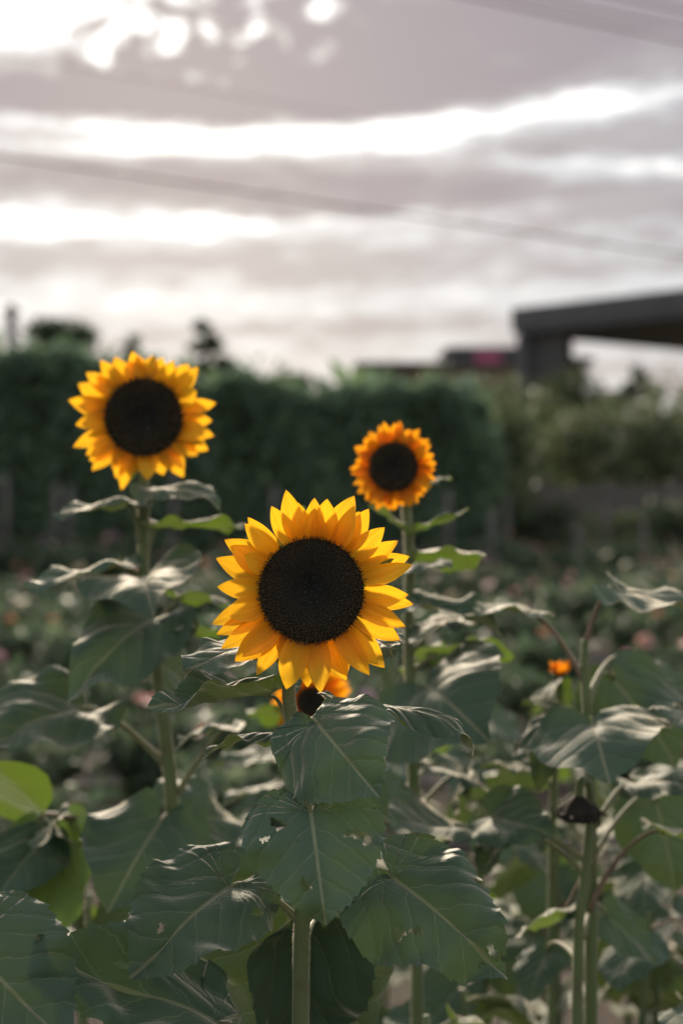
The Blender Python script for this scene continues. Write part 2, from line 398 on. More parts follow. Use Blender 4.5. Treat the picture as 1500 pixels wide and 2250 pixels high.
# ------------------------------------------------------------------ leaf geometry
HALF = np.array([(0.0, 0.015), (0.03, -0.07), (0.10, -0.155), (0.21, -0.195), (0.33, -0.165), (0.43, -0.07), (0.49, 0.06), (0.505, 0.20),
                 (0.485, 0.35), (0.43, 0.50), (0.345, 0.645), (0.235, 0.78), (0.125, 0.885), (0.045, 0.958), (0.0, 1.0)])
def outline(nh, r, serr=0.02, lobe=1.0):
    hp = catmull(np.c_[HALF, np.zeros(len(HALF))], 300)[:, :2]
    s = np.r_[0, np.cumsum(np.linalg.norm(np.diff(hp, axis=0), axis=1))]; s /= s[-1]
    t = np.linspace(0, 1, nh + 1)
    out = []
    for side in (1, -1):
        x = np.interp(t, s, hp[:, 0]); y = np.interp(t, s, hp[:, 1])
        wob = 1 + 0.05 * np.sin(t * 5 + r.uniform(0, 6)) + 0.03 * np.sin(t * 11 + r.uniform(0, 6))
        x = x * wob * (1 + r.uniform(-0.06, 0.06)); y = np.where(y < 0, y * lobe, y)
        nt = 19
        ph = (t * nt + r.uniform(0, 1)) % 1.0
        amp = serr * np.interp(t, [0, 0.12, 0.25, 0.9, 1], [0, 0.3, 1, 0.8, 0]) * (0.7 + 0.6 * np.sin(t * 23 + r.uniform(0, 6)) ** 2)
        k = ph ** 1.6 * amp
        x = x + k * 0.8 * (x > 0.002); y = y + k * 0.6
        out.append(np.c_[side * x, y])
    return np.r_[out[0], out[1][::-1][1:-1]]
def leaf_data(seed, nh=20, rings=6, arch=0.5, fold=0.15, side=0.3, ruffle=0.05, wid=1.0, quilt=0.012, holes=(), bite=(), tipdrop=0.0, serr=0.02, twist=0.0):
    r = random.Random(seed)
    ol = outline(nh, r, serr); n = len(ol); att = np.array([0.0, 0.03])
    rho = np.linspace(0, 1, rings + 1)[1:] ** 0.85
    flat = [att] + [att + p * (ol[k] - att) for p in rho for k in range(n)]
    flat = np.array(flat); RHO = np.r_[0, np.repeat(rho, n)]
    faces = []
    for k in range(n): faces.append([0, 1 + k, 1 + (k + 1) % n])
    for i in range(rings - 1):
        a = 1 + i * n; b = a + n
        for k in range(n):
            k2 = (k + 1) % n; faces.append([a + k, b + k, b + k2, a + k2])
    if len(holes):
        def inside(c):
            for hx, hy, hr in holes:
                dx, dy = c[0] - hx, c[1] - hy; th = math.atan2(dy, dx)
                if math.hypot(dx, dy) < hr * (1 + 0.35 * sin(2 * th + hx * 40) + 0.25 * sin(5 * th + hy * 70)): return True
            return False
        faces = [f for f in faces if not inside(flat[f].mean(0))]
    # outward orientation: counter-clockwise seen from +z
    x = flat[:, 0] * wid; y = flat[:, 1]
    ax = np.abs(flat[:, 0])
    z = fold * ax * 0.9 - side * ax ** 2 * 1.6
    ph = [r.uniform(0, 6.28) for _ in range(6)]
    sgn = np.sign(flat[:, 0])
    z += ruffle * RHO ** 2.5 * (np.sin(y * 13 + ph[0] + sgn * 1.3) * 0.6 + np.sin(y * 23 + ph[1] - sgn * 2) * 0.35)
    z += ruffle * 0.9 * np.sin(flat[:, 0] * 6 + y * 4 + ph[2]) * RHO + ruffle * 0.5 * np.sin(flat[:, 0] * 11 - y * 7 + ph[3]) * RHO
    q = y - 0.85 * ax - 0.8 * ax ** 2 + 0.03 * np.sin(y * 9 + sgn * 2 + ph[4])
    z += quilt * np.abs(np.sin(pi * (q * 4.3 + 0.35))) * np.clip(ax / 0.1, 0, 1) * 1.2
    z += 0.35 * np.clip(-y, 0, 1)
    yy = np.linspace(0, 1.15, 200); th = arch * yy ** 1.2 + tipdrop * np.clip(yy - 0.6, 0, 1) ** 1.5 * 4
    Yc = np.r_[0, np.cumsum(np.cos(th))[:-1]] * (yy[1]); Zc = -np.r_[0, np.cumsum(np.sin(th))[:-1]] * (yy[1])
    yc = np.clip(y, 0, 1.15); t_ = np.interp(yc, yy, th)
    Y = np.interp(yc, yy, Yc) + np.minimum(y, 0) + z * np.sin(t_); Z = np.interp(yc, yy, Zc) + z * np.cos(t_)
    if twist:
        ang = twist * y; X2 = x * np.cos(ang) + Z * np.sin(ang) * 0; Z = Z + x * np.sin(ang); x = X2
    c = np.array([np.interp(1, yy, Yc), np.interp(1, yy, Zc)]); L = np.hypot(*c); a = math.atan2(c[1], c[0])
    Yr = (Y * cos(a) + Z * sin(a)) / L; Zr = (-Y * sin(a) + Z * cos(a)) / L
    V = np.c_[x / L, Yr, Zr]
    return V, faces, np.c_[flat[:, 0], flat[:, 1]]
def leaf_frame(B, T, f):
    e = (T - B); L = e.length; e.normalize()
    tocam = (CAM - (B + T) * 0.5).normalized()
    n0 = tocam - e * tocam.dot(e)
    if n0.length < 1e-3: n0 = UPV - e * UPV.dot(e)
    n0.normalize()
    sd_ = e.cross(n0)
    if sd_.z < 0: sd_ = -sd_
    f = radians(f); n = (n0 * cos(f) + sd_ * sin(f)).normalized()
    xx = e.cross(n)
    return Matrix(((xx.x * L, e.x * L, n.x * L, B.x), (xx.y * L, e.y * L, n.y * L, B.y), (xx.z * L, e.z * L, n.z * L, B.z), (0, 0, 0, 1))), e, n, L
LSEED = [100]
def stalk(parent, Sp, B, e, n, mat, r0, r1, seg=6, name='leaf_stalk', sag=0.35):
    Sp = Vector(Sp); L = (B - Sp).length
    up = Vector((0, 0, 1))
    p1 = Sp + ((B - Sp).normalized() * 0.5 + up * sag) * L * 0.45
    p2 = B - (e * 0.7 - n * 0.35) * L * 0.30
    pts = []
    for i in range(13):
        t = i / 12; a = 1 - t
        pts.append(a ** 3 * Sp + 3 * a * a * t * p1 + 3 * a * t * t * p2 + t ** 3 * (B + e * 0.004 - n * r1 * 0.4))
    v, f = tube([tuple(p) for p in pts], [r0 * 1.35, r0, r1, r1 * 0.8], seg)
    return obj(name, mesh(name, v, f, mat), parent)
def leaf(plant, B, T, wid=0.9, f=0, arch=0.5, fold=0.15, St=None, hi=0, red=False, r=0.0030, side=0.25, ruffle=0.05, holes=(), tipdrop=0.0, twist=0.0, sag=0.35, mat=None, label=None, pr=None):
    LSEED[0] += 1
    B = P(*B); T = P(*T)
    nh, rg = [(22, 6), (70, 16), (110, 36)][hi]
    V, Fc, UV = leaf_data(LSEED[0], nh, rg, arch, fold, side, ruffle, wid, 0.006, holes, tipdrop=tipdrop, serr=0.032 if hi else 0.025, twist=twist)
    Mw, e, n, L = leaf_frame(B, T, f)
    o = obj('leaf', mesh('leaf', V, Fc, mat or (LEAF_BACKLIT if f > 94 else LEAF), UV), plant, Mw)  # leaves turning their underside to the camera get the painted-in backlit glow
    if label: o['label'] = label
    if St is not None: stalk(o, P(*St), B, e, n, (STALK_R if red else STALK), r, r * 0.75, 8 if hi else 6, sag=sag)
    return o

# ------------------------------------------------------------------ flower heads
def petal_data(seed, L, Wd, cup=0.25, curl=0.2, nu=18, nv=8, point=1.0):
    r = random.Random(seed)
    t = np.linspace(0, 1, nu + 1); s = np.linspace(-1, 1, nv + 1)
    w = np.sin(pi * np.clip(t, 0, 1) ** 1.05) ** 0.62 * (1 - 0.12 * t) + 0.34 * (1 - t) ** 2
    w = w * (1 - 0.45 * t ** 6); w[-1] = 0.0
    w /= w.max()
    bend = r.uniform(-0.10, 0.10); tw = r.uniform(-0.35, 0.35); ph = r.uniform(0, 6)
    V, UV = [], []
    th = 0.0; y = z = 0.0
    for i, ti in enumerate(t):
        if i: th = curl * (ti ** 1.5); y += cos(th) / nu; z += -sin(th) / nu
        for sj in s:
            x = sj * w[i] * Wd / 2
            zz = cup * abs(sj) ** 1.8 * w[i] * Wd / 2 * (1 - 0.5 * ti) + 0.035 * Wd * math.sin(sj * 7 + ph) * w[i] + 0.05 * Wd * ti * math.sin(5 * ti + ph + sj * 2)
            a = tw * ti
            V.append((x * cos(a) + bend * L * ti * ti, y * L, z * L + zz + x * sin(a))); UV.append((sj * 0.5, ti))
    m = nv + 1
    Fc = [[i * m + j, i * m + j + 1, (i + 1) * m + j + 1, (i + 1) * m + j] for i in range(nu) for j in range(nv)]
    return np.array(V), np.array(Fc), np.array(UV)
def head_frame(C, face):
    Fz = Vector(face).normalized(); up = Vector((0, 0, 1)); U = (up - Fz * up.dot(Fz)).normalized(); R = U.cross(Fz)
    return R, U, Fz
def bract_data(L, Wd):
    V, Fc = [], []
    n = 6
    for i in range(n + 1):
        t = i / n; w = Wd / 2 * (sin(pi * (0.25 + 0.75 * t)) ** 1.1 if t < 1 else 0.0) ; z = 0.0
        V += [(-w, t * L, 0.25 * w), (0, t * L, -0.1 * w), (w, t * L, 0.25 * w)]
    for i in range(n):
        a = i * 3; Fc += [[a, a + 1, a + 4, a + 3], [a + 1, a + 2, a + 5, a + 4]]
    return np.array(V), np.array(Fc)
BRACTM = mat_stem('green_bract', (0.055, 0.095, 0.03), (0.09, 0.13, 0.05))
def flower_head(plant, C, face, Rd, petals, nflo, pm, seed, stem_dir=None):
    """petals: list of (angle_deg in picture sense, tip radius m, forward tilt deg, width m, layer)"""
    R, U, Fz = head_frame(C, face); C = Vector(C)
    # receptacle: a low dome with a dished middle and a green back
    prof = [(0.0, 0.006), (0.18, 0.009), (0.38, 0.020), (0.62, 0.029), (0.82, 0.026), (0.95, 0.013), (1.0, 0.0), (0.98, -0.02), (0.80, -0.10), (0.45, -0.20), (0.16, -0.27), (0.0, -0.28)]
    prof = [(a * Rd, b * Rd * (5.5 if b > 0 else 1.6)) for a, b in prof]
    seg = 40; V, Fc = [], []
    for (a, b) in prof:
        for k in range(seg):
            t = 2 * pi * k / seg; V.append(C + R * (a * cos(t)) + U * (a * sin(t)) + Fz * b)
    for i in range(len(prof) - 1):
        for k in range(seg):
            k2 = (k + 1) % seg; Fc.append([i * seg + k, (i + 1) * seg + k, (i + 1) * seg + k2, i * seg + k2])
    me = mesh('flower_head', [tuple(v_) for v_ in V], np.array(Fc), RECEPT); me.materials.append(BRACTM)
    mi = np.array([0 if i // seg < 6 else 1 for i in range(len(Fc))], dtype=np.int32); me.polygons.foreach_set('material_index', mi)
    head = obj('flower_head', me, plant)
    # florets
    V, Fc, Cc = [], [], []
    pa = [p_[0] for p_ in prof[:7]]; pb = [p_[1] for p_ in prof[:7]]
    r_ = random.Random(seed)
    for k in range(nflo):
        q = math.sqrt((k + 0.5) / nflo); t = k * 2.399963
        t += r_.uniform(-.5, .5) * 1.2 / math.sqrt(nflo) / max(q, .1); a = Rd * min(1.02, q * 1.02 + r_.uniform(-.5, .5) / math.sqrt(nflo)); a = max(a, 0.0); b = float(np.interp(a, pa, pb))
        rad = R * cos(t) + U * sin(t)
        c0 = C + rad * a + Fz * (b - 0.0003)
        sl = 0.75 * max(0, q - 0.45) - 0.3 * max(0, 0.45 - q)
        ax = (Fz + rad * sl + R * r_.uniform(-.25, .25) + U * r_.uniform(-.25, .25)).normalized()
        sz = Rd * 1.9 / math.sqrt(nflo)
        h = sz * (0.75 + 1.4 * max(0, q - 0.35) + r_.uniform(0, 0.9)) * (1.25 if q > 0.9 else 1) * (1.5 if q > 0.97 else 1)
        e1 = ax.cross(U + R * 0.3).normalized(); e2 = ax.cross(e1)
        w = sz * (0.42 if q < 0.4 else 0.34)
        i0 = len(V)
        for j in range(4):
            th = j * pi / 2 + t; V.append(c0 + (e1 * cos(th) + e2 * sin(th)) * w)
        for j in range(4):
            th = j * pi / 2 + t + 0.5; V.append(c0 + ax * h * 0.62 + (e1 * cos(th) + e2 * sin(th)) * w * 0.62)
        V.append(c0 + ax * h)
        for j in range(4):
            j2 = (j + 1) % 4
            Fc += [[i0 + j, i0 + j2, i0 + 4 + j2], [i0 + j, i0 + 4 + j2, i0 + 4 + j], [i0 + 4 + j, i0 + 4 + j2, i0 + 8]]
        if q < 0.36: base = (0.018, 0.020, 0.022); tip = (0.060, 0.070, 0.078)
        else:
            m_ = min(1, (q - 0.36) / 0.5)
            base = (0.026, 0.023, 0.016); tip = (0.13 + 0.14 * m_, 0.115 + 0.10 * m_, 0.075 + 0.035 * m_)
        if r_.random() < 0.06 * q: tip = (0.13, 0.085, 0.03)
        if q < 0.3 and r_.random() < 0.06: tip = (0.35, 0.40, 0.45)
        j_ = r_.uniform(0.6, 1.3)
        Cc += [base + (1,)] * 4 + [tuple(x * j_ * 0.6 for x in tip) + (1,)] * 4 + [tuple(x * j_ for x in tip) + (1,)]
    fo = obj('disc_florets', mesh('disc_florets', [tuple(v_) for v_ in V], np.array(Fc), FLORET, col=Cc, smooth=False), head)
    fo['kind'] = 'stuff'
    for i, (ang, rt, tilt, wd, lay) in enumerate(petals):
        a = radians(ang); e_ = radians(tilt); rad = R * cos(a) + U * sin(a)
        rb = Rd * (0.93 - 0.05 * lay); B = C + rad * rb - Fz * (0.0025 + 0.0030 * lay) * (Rd / 0.048)
        d = rad * cos(e_) + Fz * sin(e_); L = (rt - rb) / max(0.35, cos(e_))
        n = (Fz * cos(e_) - rad * sin(e_)); x = d.cross(n)
        V, Q, UV = petal_data(seed * 100 + i, L, wd, r_.uniform(0.10, 0.45), r_.uniform(-0.15, 0.55) if tilt < 20 else r_.uniform(-0.3, 0.3))
        Mw = Matrix(((x.x, d.x, n.x, B.x), (x.y, d.y, n.y, B.y), (x.z, d.z, n.z, B.z), (0, 0, 0, 1)))
        obj('petal', mesh('petal', V, Q, pm, UV), head, Mw)
    bv, bq = bract_data(Rd * 0.85, Rd * 0.42); bm = mesh('bract', bv, bq, BRACTM)
    for k in range(18):
        a = 2 * pi * k / 18 + r_.uniform(-.1, .1); rad = R * cos(a) + U * sin(a); e_ = radians(r_.uniform(-25, 0))
        B = C + rad * Rd * 0.80 - Fz * Rd * 0.14; d = rad * cos(e_) + Fz * sin(e_); n = -(Fz * cos(e_) - rad * sin(e_)); x = d.cross(n); s_ = r_.uniform(0.75, 1.1)
        Mw = Matrix(((x.x * s_, d.x * s_, n.x * s_, B.x), (x.y * s_, d.y * s_, n.y * s_, B.y), (x.z * s_, d.z * s_, n.z * s_, B.z), (0, 0, 0, 1)))
        obj('bract', bm, head, Mw)
    return head
def auto_petals(n, Rd, Rt, seed, wd, jit=0.10, fr=0.25):
    r = random.Random(seed); out = []
    for k in range(n):
        lay = k % 3
        out.append((360 * k / n + r.uniform(-5, 5), Rt * (1 + r.uniform(-jit, jit * 0.6)) * (1.0 if lay else 0.95), r.uniform(18, 40) if r.random() < fr else r.uniform(-8, 14), wd * r.uniform(0.85, 1.2), lay))
    return out
def stem(plant, pts, radii, seg=12, n=40, name='stem', mat=None, ridge=0.05):
    pp = catmull([tuple(p) for p in pts], n)
    v, f = tube(pp, radii, seg, ridge)
    return obj(name, mesh(name, v, f, mat or STEM), plant), pp
def hairs(parent, pp, radii, count, length, seed):
    r = np.random.default_rng(seed); n = len(pp)
    rr = np.interp(np.linspace(0, 1, n), np.linspace(0, 1, len(radii)), radii)
    V, Fc = [], []
    for k in range(count):
        t = r.uniform(0, n - 1.001); i = int(t); c = pp[i] * (1 - t + i) + pp[i + 1] * (t - i); T = pp[i + 1] - pp[i]; T = T / np.linalg.norm(T)
        d = r.normal(size=3); d -= T * (d @ T); d /= np.linalg.norm(d); rad = rr[i]
        b = c + d * rad * 0.97; L = length * r.uniform(0.5, 1.3); tip = b + (d + T * r.uniform(-.5, .6)) * L; s_ = np.cross(T, d) * 0.00016
        i0 = len(V); V += [b - s_, b + s_, tip, b + T * 0.00028]; Fc += [[i0, i0 + 1, i0 + 2], [i0, i0 + 3, i0 + 2]]
    o = obj('stem_hair', mesh('stem_hair', V, np.array(Fc), HAIR), parent); o['kind'] = 'stuff'
    return o
def rootloc(px, py, d):
    p = P(px, py, d); return (p.x, p.y, 0.0)

# ================================================================== main sunflower
D1 = 1.31
K1 = D1 / F
main = empty('sunflower', rootloc(660, 2250, D1))
tag(main, 'large sharply focused sunflower with a wide dark disc and heart-shaped leaves', 'sunflower', 'sunflowers in bloom')
C1 = P(684, 1298, D1 - 0.02)
tips = [(570, 100, 4, 0), (755, 145, 2, 1), (965, 115, 0, 0), (1020, 215, 25, 0), (1100, 230, 10, 1), (1185, 345, 18, 0), (1265, 415, 6, 1), (1335, 495, 2, 2), (1355, 575, 8, 0),
        (1318, 765, 14, 0), (1362, 800, -4, 2), (1306, 905, 22, 0), (1280, 1010, 4, 1), (1185, 1190, 0, 2), (1130, 1178, 12, 1), (1080, 1225, 16, 0), (915, 1280, 10, 1), (945, 1235, 0, 2),
        (805, 1332, 14, 0), (685, 1315, 2, 1), (580, 1305, 18, 0), (385, 1225, 8, 1), (290, 1160, 18, 0), (330, 1120, 25, 0), (180, 1080, 4, 1), (150, 990, 8, 1), (108, 895, 0, 2), (225, 865, 30, 0),
        (165, 700, 18, 0), (130, 542, 0, 2), (225, 467, 12, 1), (330, 500, 42, 0), (202, 388, -2, 2), (325, 300, 20, 0), (318, 285, 0, 2), (515, 195, 24, 0), (860, 155, 14, 0), (770, 215, 24, 0), (1045, 240, 0, 2), (535, 1130, 5, 2), (740, 1240, 0, 2), (640, 175, -4, 2)]
zr = 520 / 1500.0
pet = []
for (x, y, tl, lay) in tips:
    dx = (430 + x * zr) - 684; dy = 1298 - (1050 + y * zr)
    pet.append((math.degrees(math.atan2(dy, dx)), math.hypot(dx, dy) * K1 * 1.02, tl, 0.0222 * rng.uniform(0.82, 1.2), lay))
hd = flower_head(main, C1, (-0.03, -1, 0.03), 113 * K1, pet, 2600, PETAL, 3)
r_main = [0.0085, 0.0076, 0.0070, 0.0060, 0.0058]
st, pp = stem(main, [Vector(rootloc(655, 2250, D1 + 0.01)), P(660, 2330, D1 + 0.005), P(663, 2010, D1), P(662, 1780, D1 + 0.01), P(650, 1640, D1 + 0.02), P(634, 1520, D1 + 0.03), P(650, 1400, D1 + 0.03), C1 + Vector((0, 0.012, 0))],
              r_main, 16, 80)
hairs(st, pp, r_main, 5000, 0.0019, 5)
leaf(main, (696, 1588, 1.275), (832, 1752, 1.20), 1.02, 0, 0.65, 0.10, (646, 1610, D1 + .015), hi=2, r=.0026, side=0.35, ruffle=0.06, holes=((0.14, 0.90, 0.012),))
leaf(main, (682, 1778, 1.24), (716, 2034, 1.19), 1.22, 0, 0.45, 0.12, (664, 1800, D1), hi=2, r=.0026, side=0.45, ruffle=0.055, holes=((-0.27, 0.26, 0.050), (0.24, 0.10, 0.05), (0.34, 0.22, 0.028), (0.10, 0.66, 0.040), (-0.36, 0.30, 0.05), (0.12, 0.28, 0.014)))
leaf(main, (858, 1926, 1.30), (1116, 2152, 1.22), 0.84, 20, 0.45, 0.28, (668, 2030, D1), hi=2, r=.003, side=0.30, ruffle=0.07, holes=((0.30, 0.34, 0.045), (0.22, 0.42, 0.03), (-0.05, 0.83, 0.032), (-0.09, 0.90, 0.020), (0.04, 0.82, 0.018), (-0.38, 0.48, 0.035)))
leaf(main, (508, 1946, 1.30), (284, 2148, 1.20), 0.86, 20, 0.55, 0.30, (660, 2030, D1), hi=2, r=.003, side=0.35, ruffle=0.07, holes=((-0.33, 0.12, 0.035), (0.10, 0.62, 0.022), (0.20, 0.2, 0.015)))
leaf(main, (594, 1530, 1.37), (325, 1560, 1.29), 0.46, 80, 0.25, 0.28, (646, 1640, D1 + .015), hi=2, r=.0026, side=0.0, ruffle=0.055, sag=0.0)
leaf(main, (560, 1415, 1.36), (404, 1492, 1.28), 0.75, 62, 0.45, 0.10, (640, 1500, D1 + .03), hi=1, r=.0022)
leaf(main, (800, 1392, 1.36), (866, 1446, 1.30), 0.85, 45, 0.4, 0.2, (648, 1450, D1 + .03), hi=1, r=.002)
leaf(main, (770, 1552, 1.36), (1048, 1656, 1.30), 0.42, 76, 0.5, 0.15, (648, 1620, D1 + .02), hi=2, r=.0024, tipdrop=0.5)
leaf(main, (606, 1618, 1.38), (438, 1658, 1.36), 0.55, 92, 0.5, 0.2, (658, 1775, D1 + .01), hi=1, r=.003, red=True, sag=0.6)
leaf(main, (640, 2010, 1.42), (560, 2330, 1.50), 1.1, 25, 0.3, 0.15, (664, 2080, D1), hi=1, r=.003)
leaf(main, (700, 2020, 1.42), (800, 2300, 1.50), 1.0, 30, 0.3, 0.15, (664, 2100, D1), hi=1, r=.003)
leaf(main, (478, 2248, 1.30), (58, 2098, 1.22), 0.62, 34, 0.45, 0.25, (658, 2330, D1), hi=2, red=True, ruffle=0.09, side=0.5, holes=((0.22, 0.38, 0.035), (0.12, 0.55, 0.03)))
# nearest-corner plant whose stem is below and left of the frame
corner = empty('sunflower_plant', rootloc(-60, 2250, 1.22))
tag(corner, 'sunflower plant of which only one crisp serrated leaf enters the bottom corner', 'sunflower plant', 'sunflower plants without open bloom')
stem(corner, [Vector(rootloc(-60, 2250, 1.22)), P(-62, 2400, 1.22), P(-66, 2050, 1.22)], [0.008, 0.006, 0.004])
leaf(corner, (-70, 2085, 1.20), (150, 2300, 1.17), 1.15, 12, 0.5, 0.1, (-64, 2110, 1.22), hi=2, ruffle=0.06)

# ================================================================== tall left sunflower
D2 = 1.85; K2 = D2 / F
tall = empty('sunflower', rootloc(385, 2250, D2))
tag(tall, 'tallest sunflower, soft-focused, rising above the hedge with narrow upper leaves', 'sunflower', 'sunflowers in bloom')
C2 = P(316, 917, D2 - 0.02)
flower_head(tall, C2, (0.10, -1, 0.06), 84 * K2, auto_petals(40, 84 * K2, 153 * K2, 21, 0.023, 0.15), 900, PETAL, 4)
stem(tall, [Vector(rootloc(392, 2250, D2 + .02)), P(388, 2050, D2 + .01), P(380, 1790, D2), P(362, 1600, D2), P(338, 1420, D2), P(316, 1260, D2), P(316, 1080, D2 + .01), C2 + Vector((0, 0.015, 0))], [0.010, 0.009, 0.0085, 0.0075, 0.0065, 0.0068])
hairs(tall.children[-1], catmull([tuple(P(380, 1790, D2)), tuple(P(362, 1600, D2)), tuple(P(338, 1420, D2)), tuple(P(316, 1260, D2)), tuple(P(316, 1080, D2 + .01))], 40), [0.0082, 0.0072, 0.0066], 4000, 0.0024, 15)
L = lambda pl: (lambda *a, **k: leaf(pl, *a, **k))
l2 = L(tall)
l2((285, 1108, 1.85), (118, 1140, 1.76), 0.60, 84, 0.5, 0.15, (308, 1192, D2), r=.0032)
l2((338, 1078, 1.83), (488, 1106, 1.76), 0.60, 72, 0.6, 0.15, (322, 1155, D2), r=.003)
l2((352, 1160, 1.84), (550, 1170, 1.82), 0.50, 97, 0.35, 0.2, (318, 1245, D2), r=.003)
l2((252, 1250, 1.83), (58, 1304, 1.72), 0.55, 83, 0.4, 0.2, (317, 1270, D2), r=.003)
l2((316, 1268, 1.80), (338, 1352, 1.66), 1.05, 0, 0.6, 0.25, (318, 1300, D2), r=.003, side=0.1)
l2((402, 1312, 1.88), (508, 1345, 1.95), 0.75, 100, 0.3, 0.2, (336, 1405, D2), r=.003)
l2((300, 1366, 1.9), (215, 1378, 1.86), 0.8, 82, 0.3, 0.1, (330, 1390, D2), r=.0025)
l2((335, 1358, 1.82), (150, 1548, 1.68), 0.64, 22, 0.7, 0.25, (338, 1420, D2), r=.003, side=0.4, ruffle=.06)
l2((345, 1368, 1.9), (398, 1382, 1.80), 0.8, 70, 0.3, 0.1, (340, 1420, D2), r=.0025)
l2((366, 1402, 1.87), (482, 1392, 1.95), 0.6, 104, 0.3, 0.2, (342, 1450, D2), r=.0028)
l2((352, 1460, 1.92), (432, 1520, 2.0), 1.0, 42, 0.4, 0.2, (346, 1480, D2), r=.003)
l2((172, 1558, 1.82), (-45, 1665, 1.68), 0.78, 40, 0.5, 0.35, (368, 1682, D2), r=.004, side=.3, ruffle=.07, sag=0.1)
l2((352, 1806, 1.80), (236, 2000, 1.68), 1.1, 12, 0.5, 0.15, (380, 1795, D2), r=.003, side=.4, ruffle=.07)
l2((388, 1800, 1.88), (530, 1800, 1.98), 1.0, 35, 0.3, 0.2, (380, 1810, D2), r=.003)
l2((498, 1598, 1.86), (382, 1645, 1.76), 0.5, 76, 0.4, 0.2, (392, 1745, D2), r=.0035)
l2((420, 1900, 1.9), (560, 1980, 1.85), 0.9, 60, 0.4, 0.2, (384, 1950, D2), r=.003)
l2((300, 2000, 1.9), (180, 2160, 1.9), 0.9, 40, 0.4, 0.2, (388, 2060, D2), r=.003)
# low plant at the left edge with bright undersides
low = empty('sunflower_plant', rootloc(180, 2250, 1.95))
tag(low, 'low sunflower plant with bright yellow-green backlit leaves beside the tall left stem', 'sunflower plant', 'sunflower plants without open bloom')
stem(low, [Vector(rootloc(185, 2250, 1.95)), P(180, 2100, 1.95), P(160, 1980, 1.95), P(180, 1870, 1.95), P(205, 1812, 1.95)], [0.008, 0.007, 0.005, 0.004])
ll = L(low)
ll((95, 1790, 1.9), (-60, 1750, 2.05), 1.2, 118, 0.3, 0.1, (204, 1812, 1.95), red=True, r=.0045, sag=0.1)
ll((115, 1820, 1.92), (130, 2075, 1.85), 0.75, 155, 0.3, 0.1, (170, 1900, 1.95), r=.003)
ll((90, 1850, 1.9), (-20, 1990, 1.8), 0.8, 20, 0.5, 0.2, (165, 1950, 1.95), r=.003)
ll((130, 1800, 1.9), (80, 1880, 1.82), 0.5, 70, 0.4, 0.2, (190, 1850, 1.95), r=.003)
ll((60, 1940, 1.9), (-10, 2110, 1.85), 0.7, 130, 0.4, 0.2, (165, 2000, 1.95), r=.003)

# ================================================================== right sunflower
D3 = 1.88; K3 = D3 / F
mid = empty('sunflower', rootloc(918, 2250, D3))
tag(mid, 'smaller orange sunflower with many short petals on a long straight stem', 'sunflower', 'sunflowers in bloom')
C3 = P(864, 1026, D3 - 0.03)
flower_head(mid, C3, (-0.22, -1, 0.06), 53 * K3, auto_petals(46, 53 * K3, 97 * K3, 31, 0.0145, 0.08), 700, PETAL_O, 6)
stem(mid, [Vector(rootloc(920, 2250, D3 + .02)), P(915, 2000, D3 + .01), P(910, 1780, D3), P(903, 1560, D3), P(897, 1380, D3), P(899, 1230, D3), P(890, 1100, D3), C3 + Vector((0.006, 0.012, -0.004))], [0.0085, 0.008, 0.0075, 0.0068, 0.0060, 0.0060])
hairs(mid.children[-1], catmull([tuple(P(910, 1780, D3)), tuple(P(903, 1560, D3)), tuple(P(897, 1380, D3)), tuple(P(899, 1230, D3)), tuple(P(890, 1100, D3))], 40), [0.0075, 0.0066, 0.0060], 4000, 0.0024, 16)
l3 = L(mid)
l3((925, 1076, 1.90), (992, 1050, 1.96), 0.4, 95, 0.3, 0.2, (893, 1120, D3), r=.002)
l3((884, 1160, 1.86), (808, 1112, 1.9), 0.5, 104, 0.3, 0.2, (898, 1210, D3), r=.003)
l3((918, 1166, 1.85), (1032, 1128, 1.8), 0.36, 102, 0.2, 0.2, (899, 1232, D3), r=.003)
l3((938, 1238, 1.87), (1066, 1222, 1.8), 0.72, 116, 0.4, 0.2, (900, 1252, D3), r=.003)
l3((912, 1252, 1.84), (992, 1250, 1.76), 0.6, 80, 0.5, 0.2, (898, 1275, D3), r=.003)
l3((912, 1332, 1.86), (1115, 1392, 1.76), 0.48, 68, 0.4, 0.3, (898, 1400, D3), r=.003)
l3((1000, 1362, 1.90), (902, 1412, 1.80), 0.6, 66, 0.4, 0.2, (900, 1440, D3), r=.0025)
l3((985, 1440, 1.9), (1130, 1452, 1.95), 0.75, 122, 0.3, 0.2, (902, 1480, D3), r=.003)
l3((915, 1450, 1.92), (968, 1440, 1.98), 1.0, 115, 0.3, 0.2, (902, 1490, D3), r=.003)
l3((938, 1508, 1.84), (1066, 1618, 1.70), 1.25, 8, 0.6, 0.2, (903, 1530, D3), r=.003, side=.4)
l3((880, 1480, 1.92), (850, 1530, 1.98), 1.0, 40, 0.3, 0.2, (903, 1520, D3), r=.003)
l3((1010, 1832, 1.86), (842, 1812, 1.72), 0.6, 62, 0.4, 0.3, (912, 1900, D3), r=.003)
l3((960, 1680, 1.95), (1090, 1760, 1.9), 0.7, 66, 0.5, 0.2, (908, 1740, D3), r=.003)
l3((1030, 1700, 1.95), (1000, 1800, 1.9), 0.7, 70, 0.5, 0.2, (908, 1800, D3), r=.003)

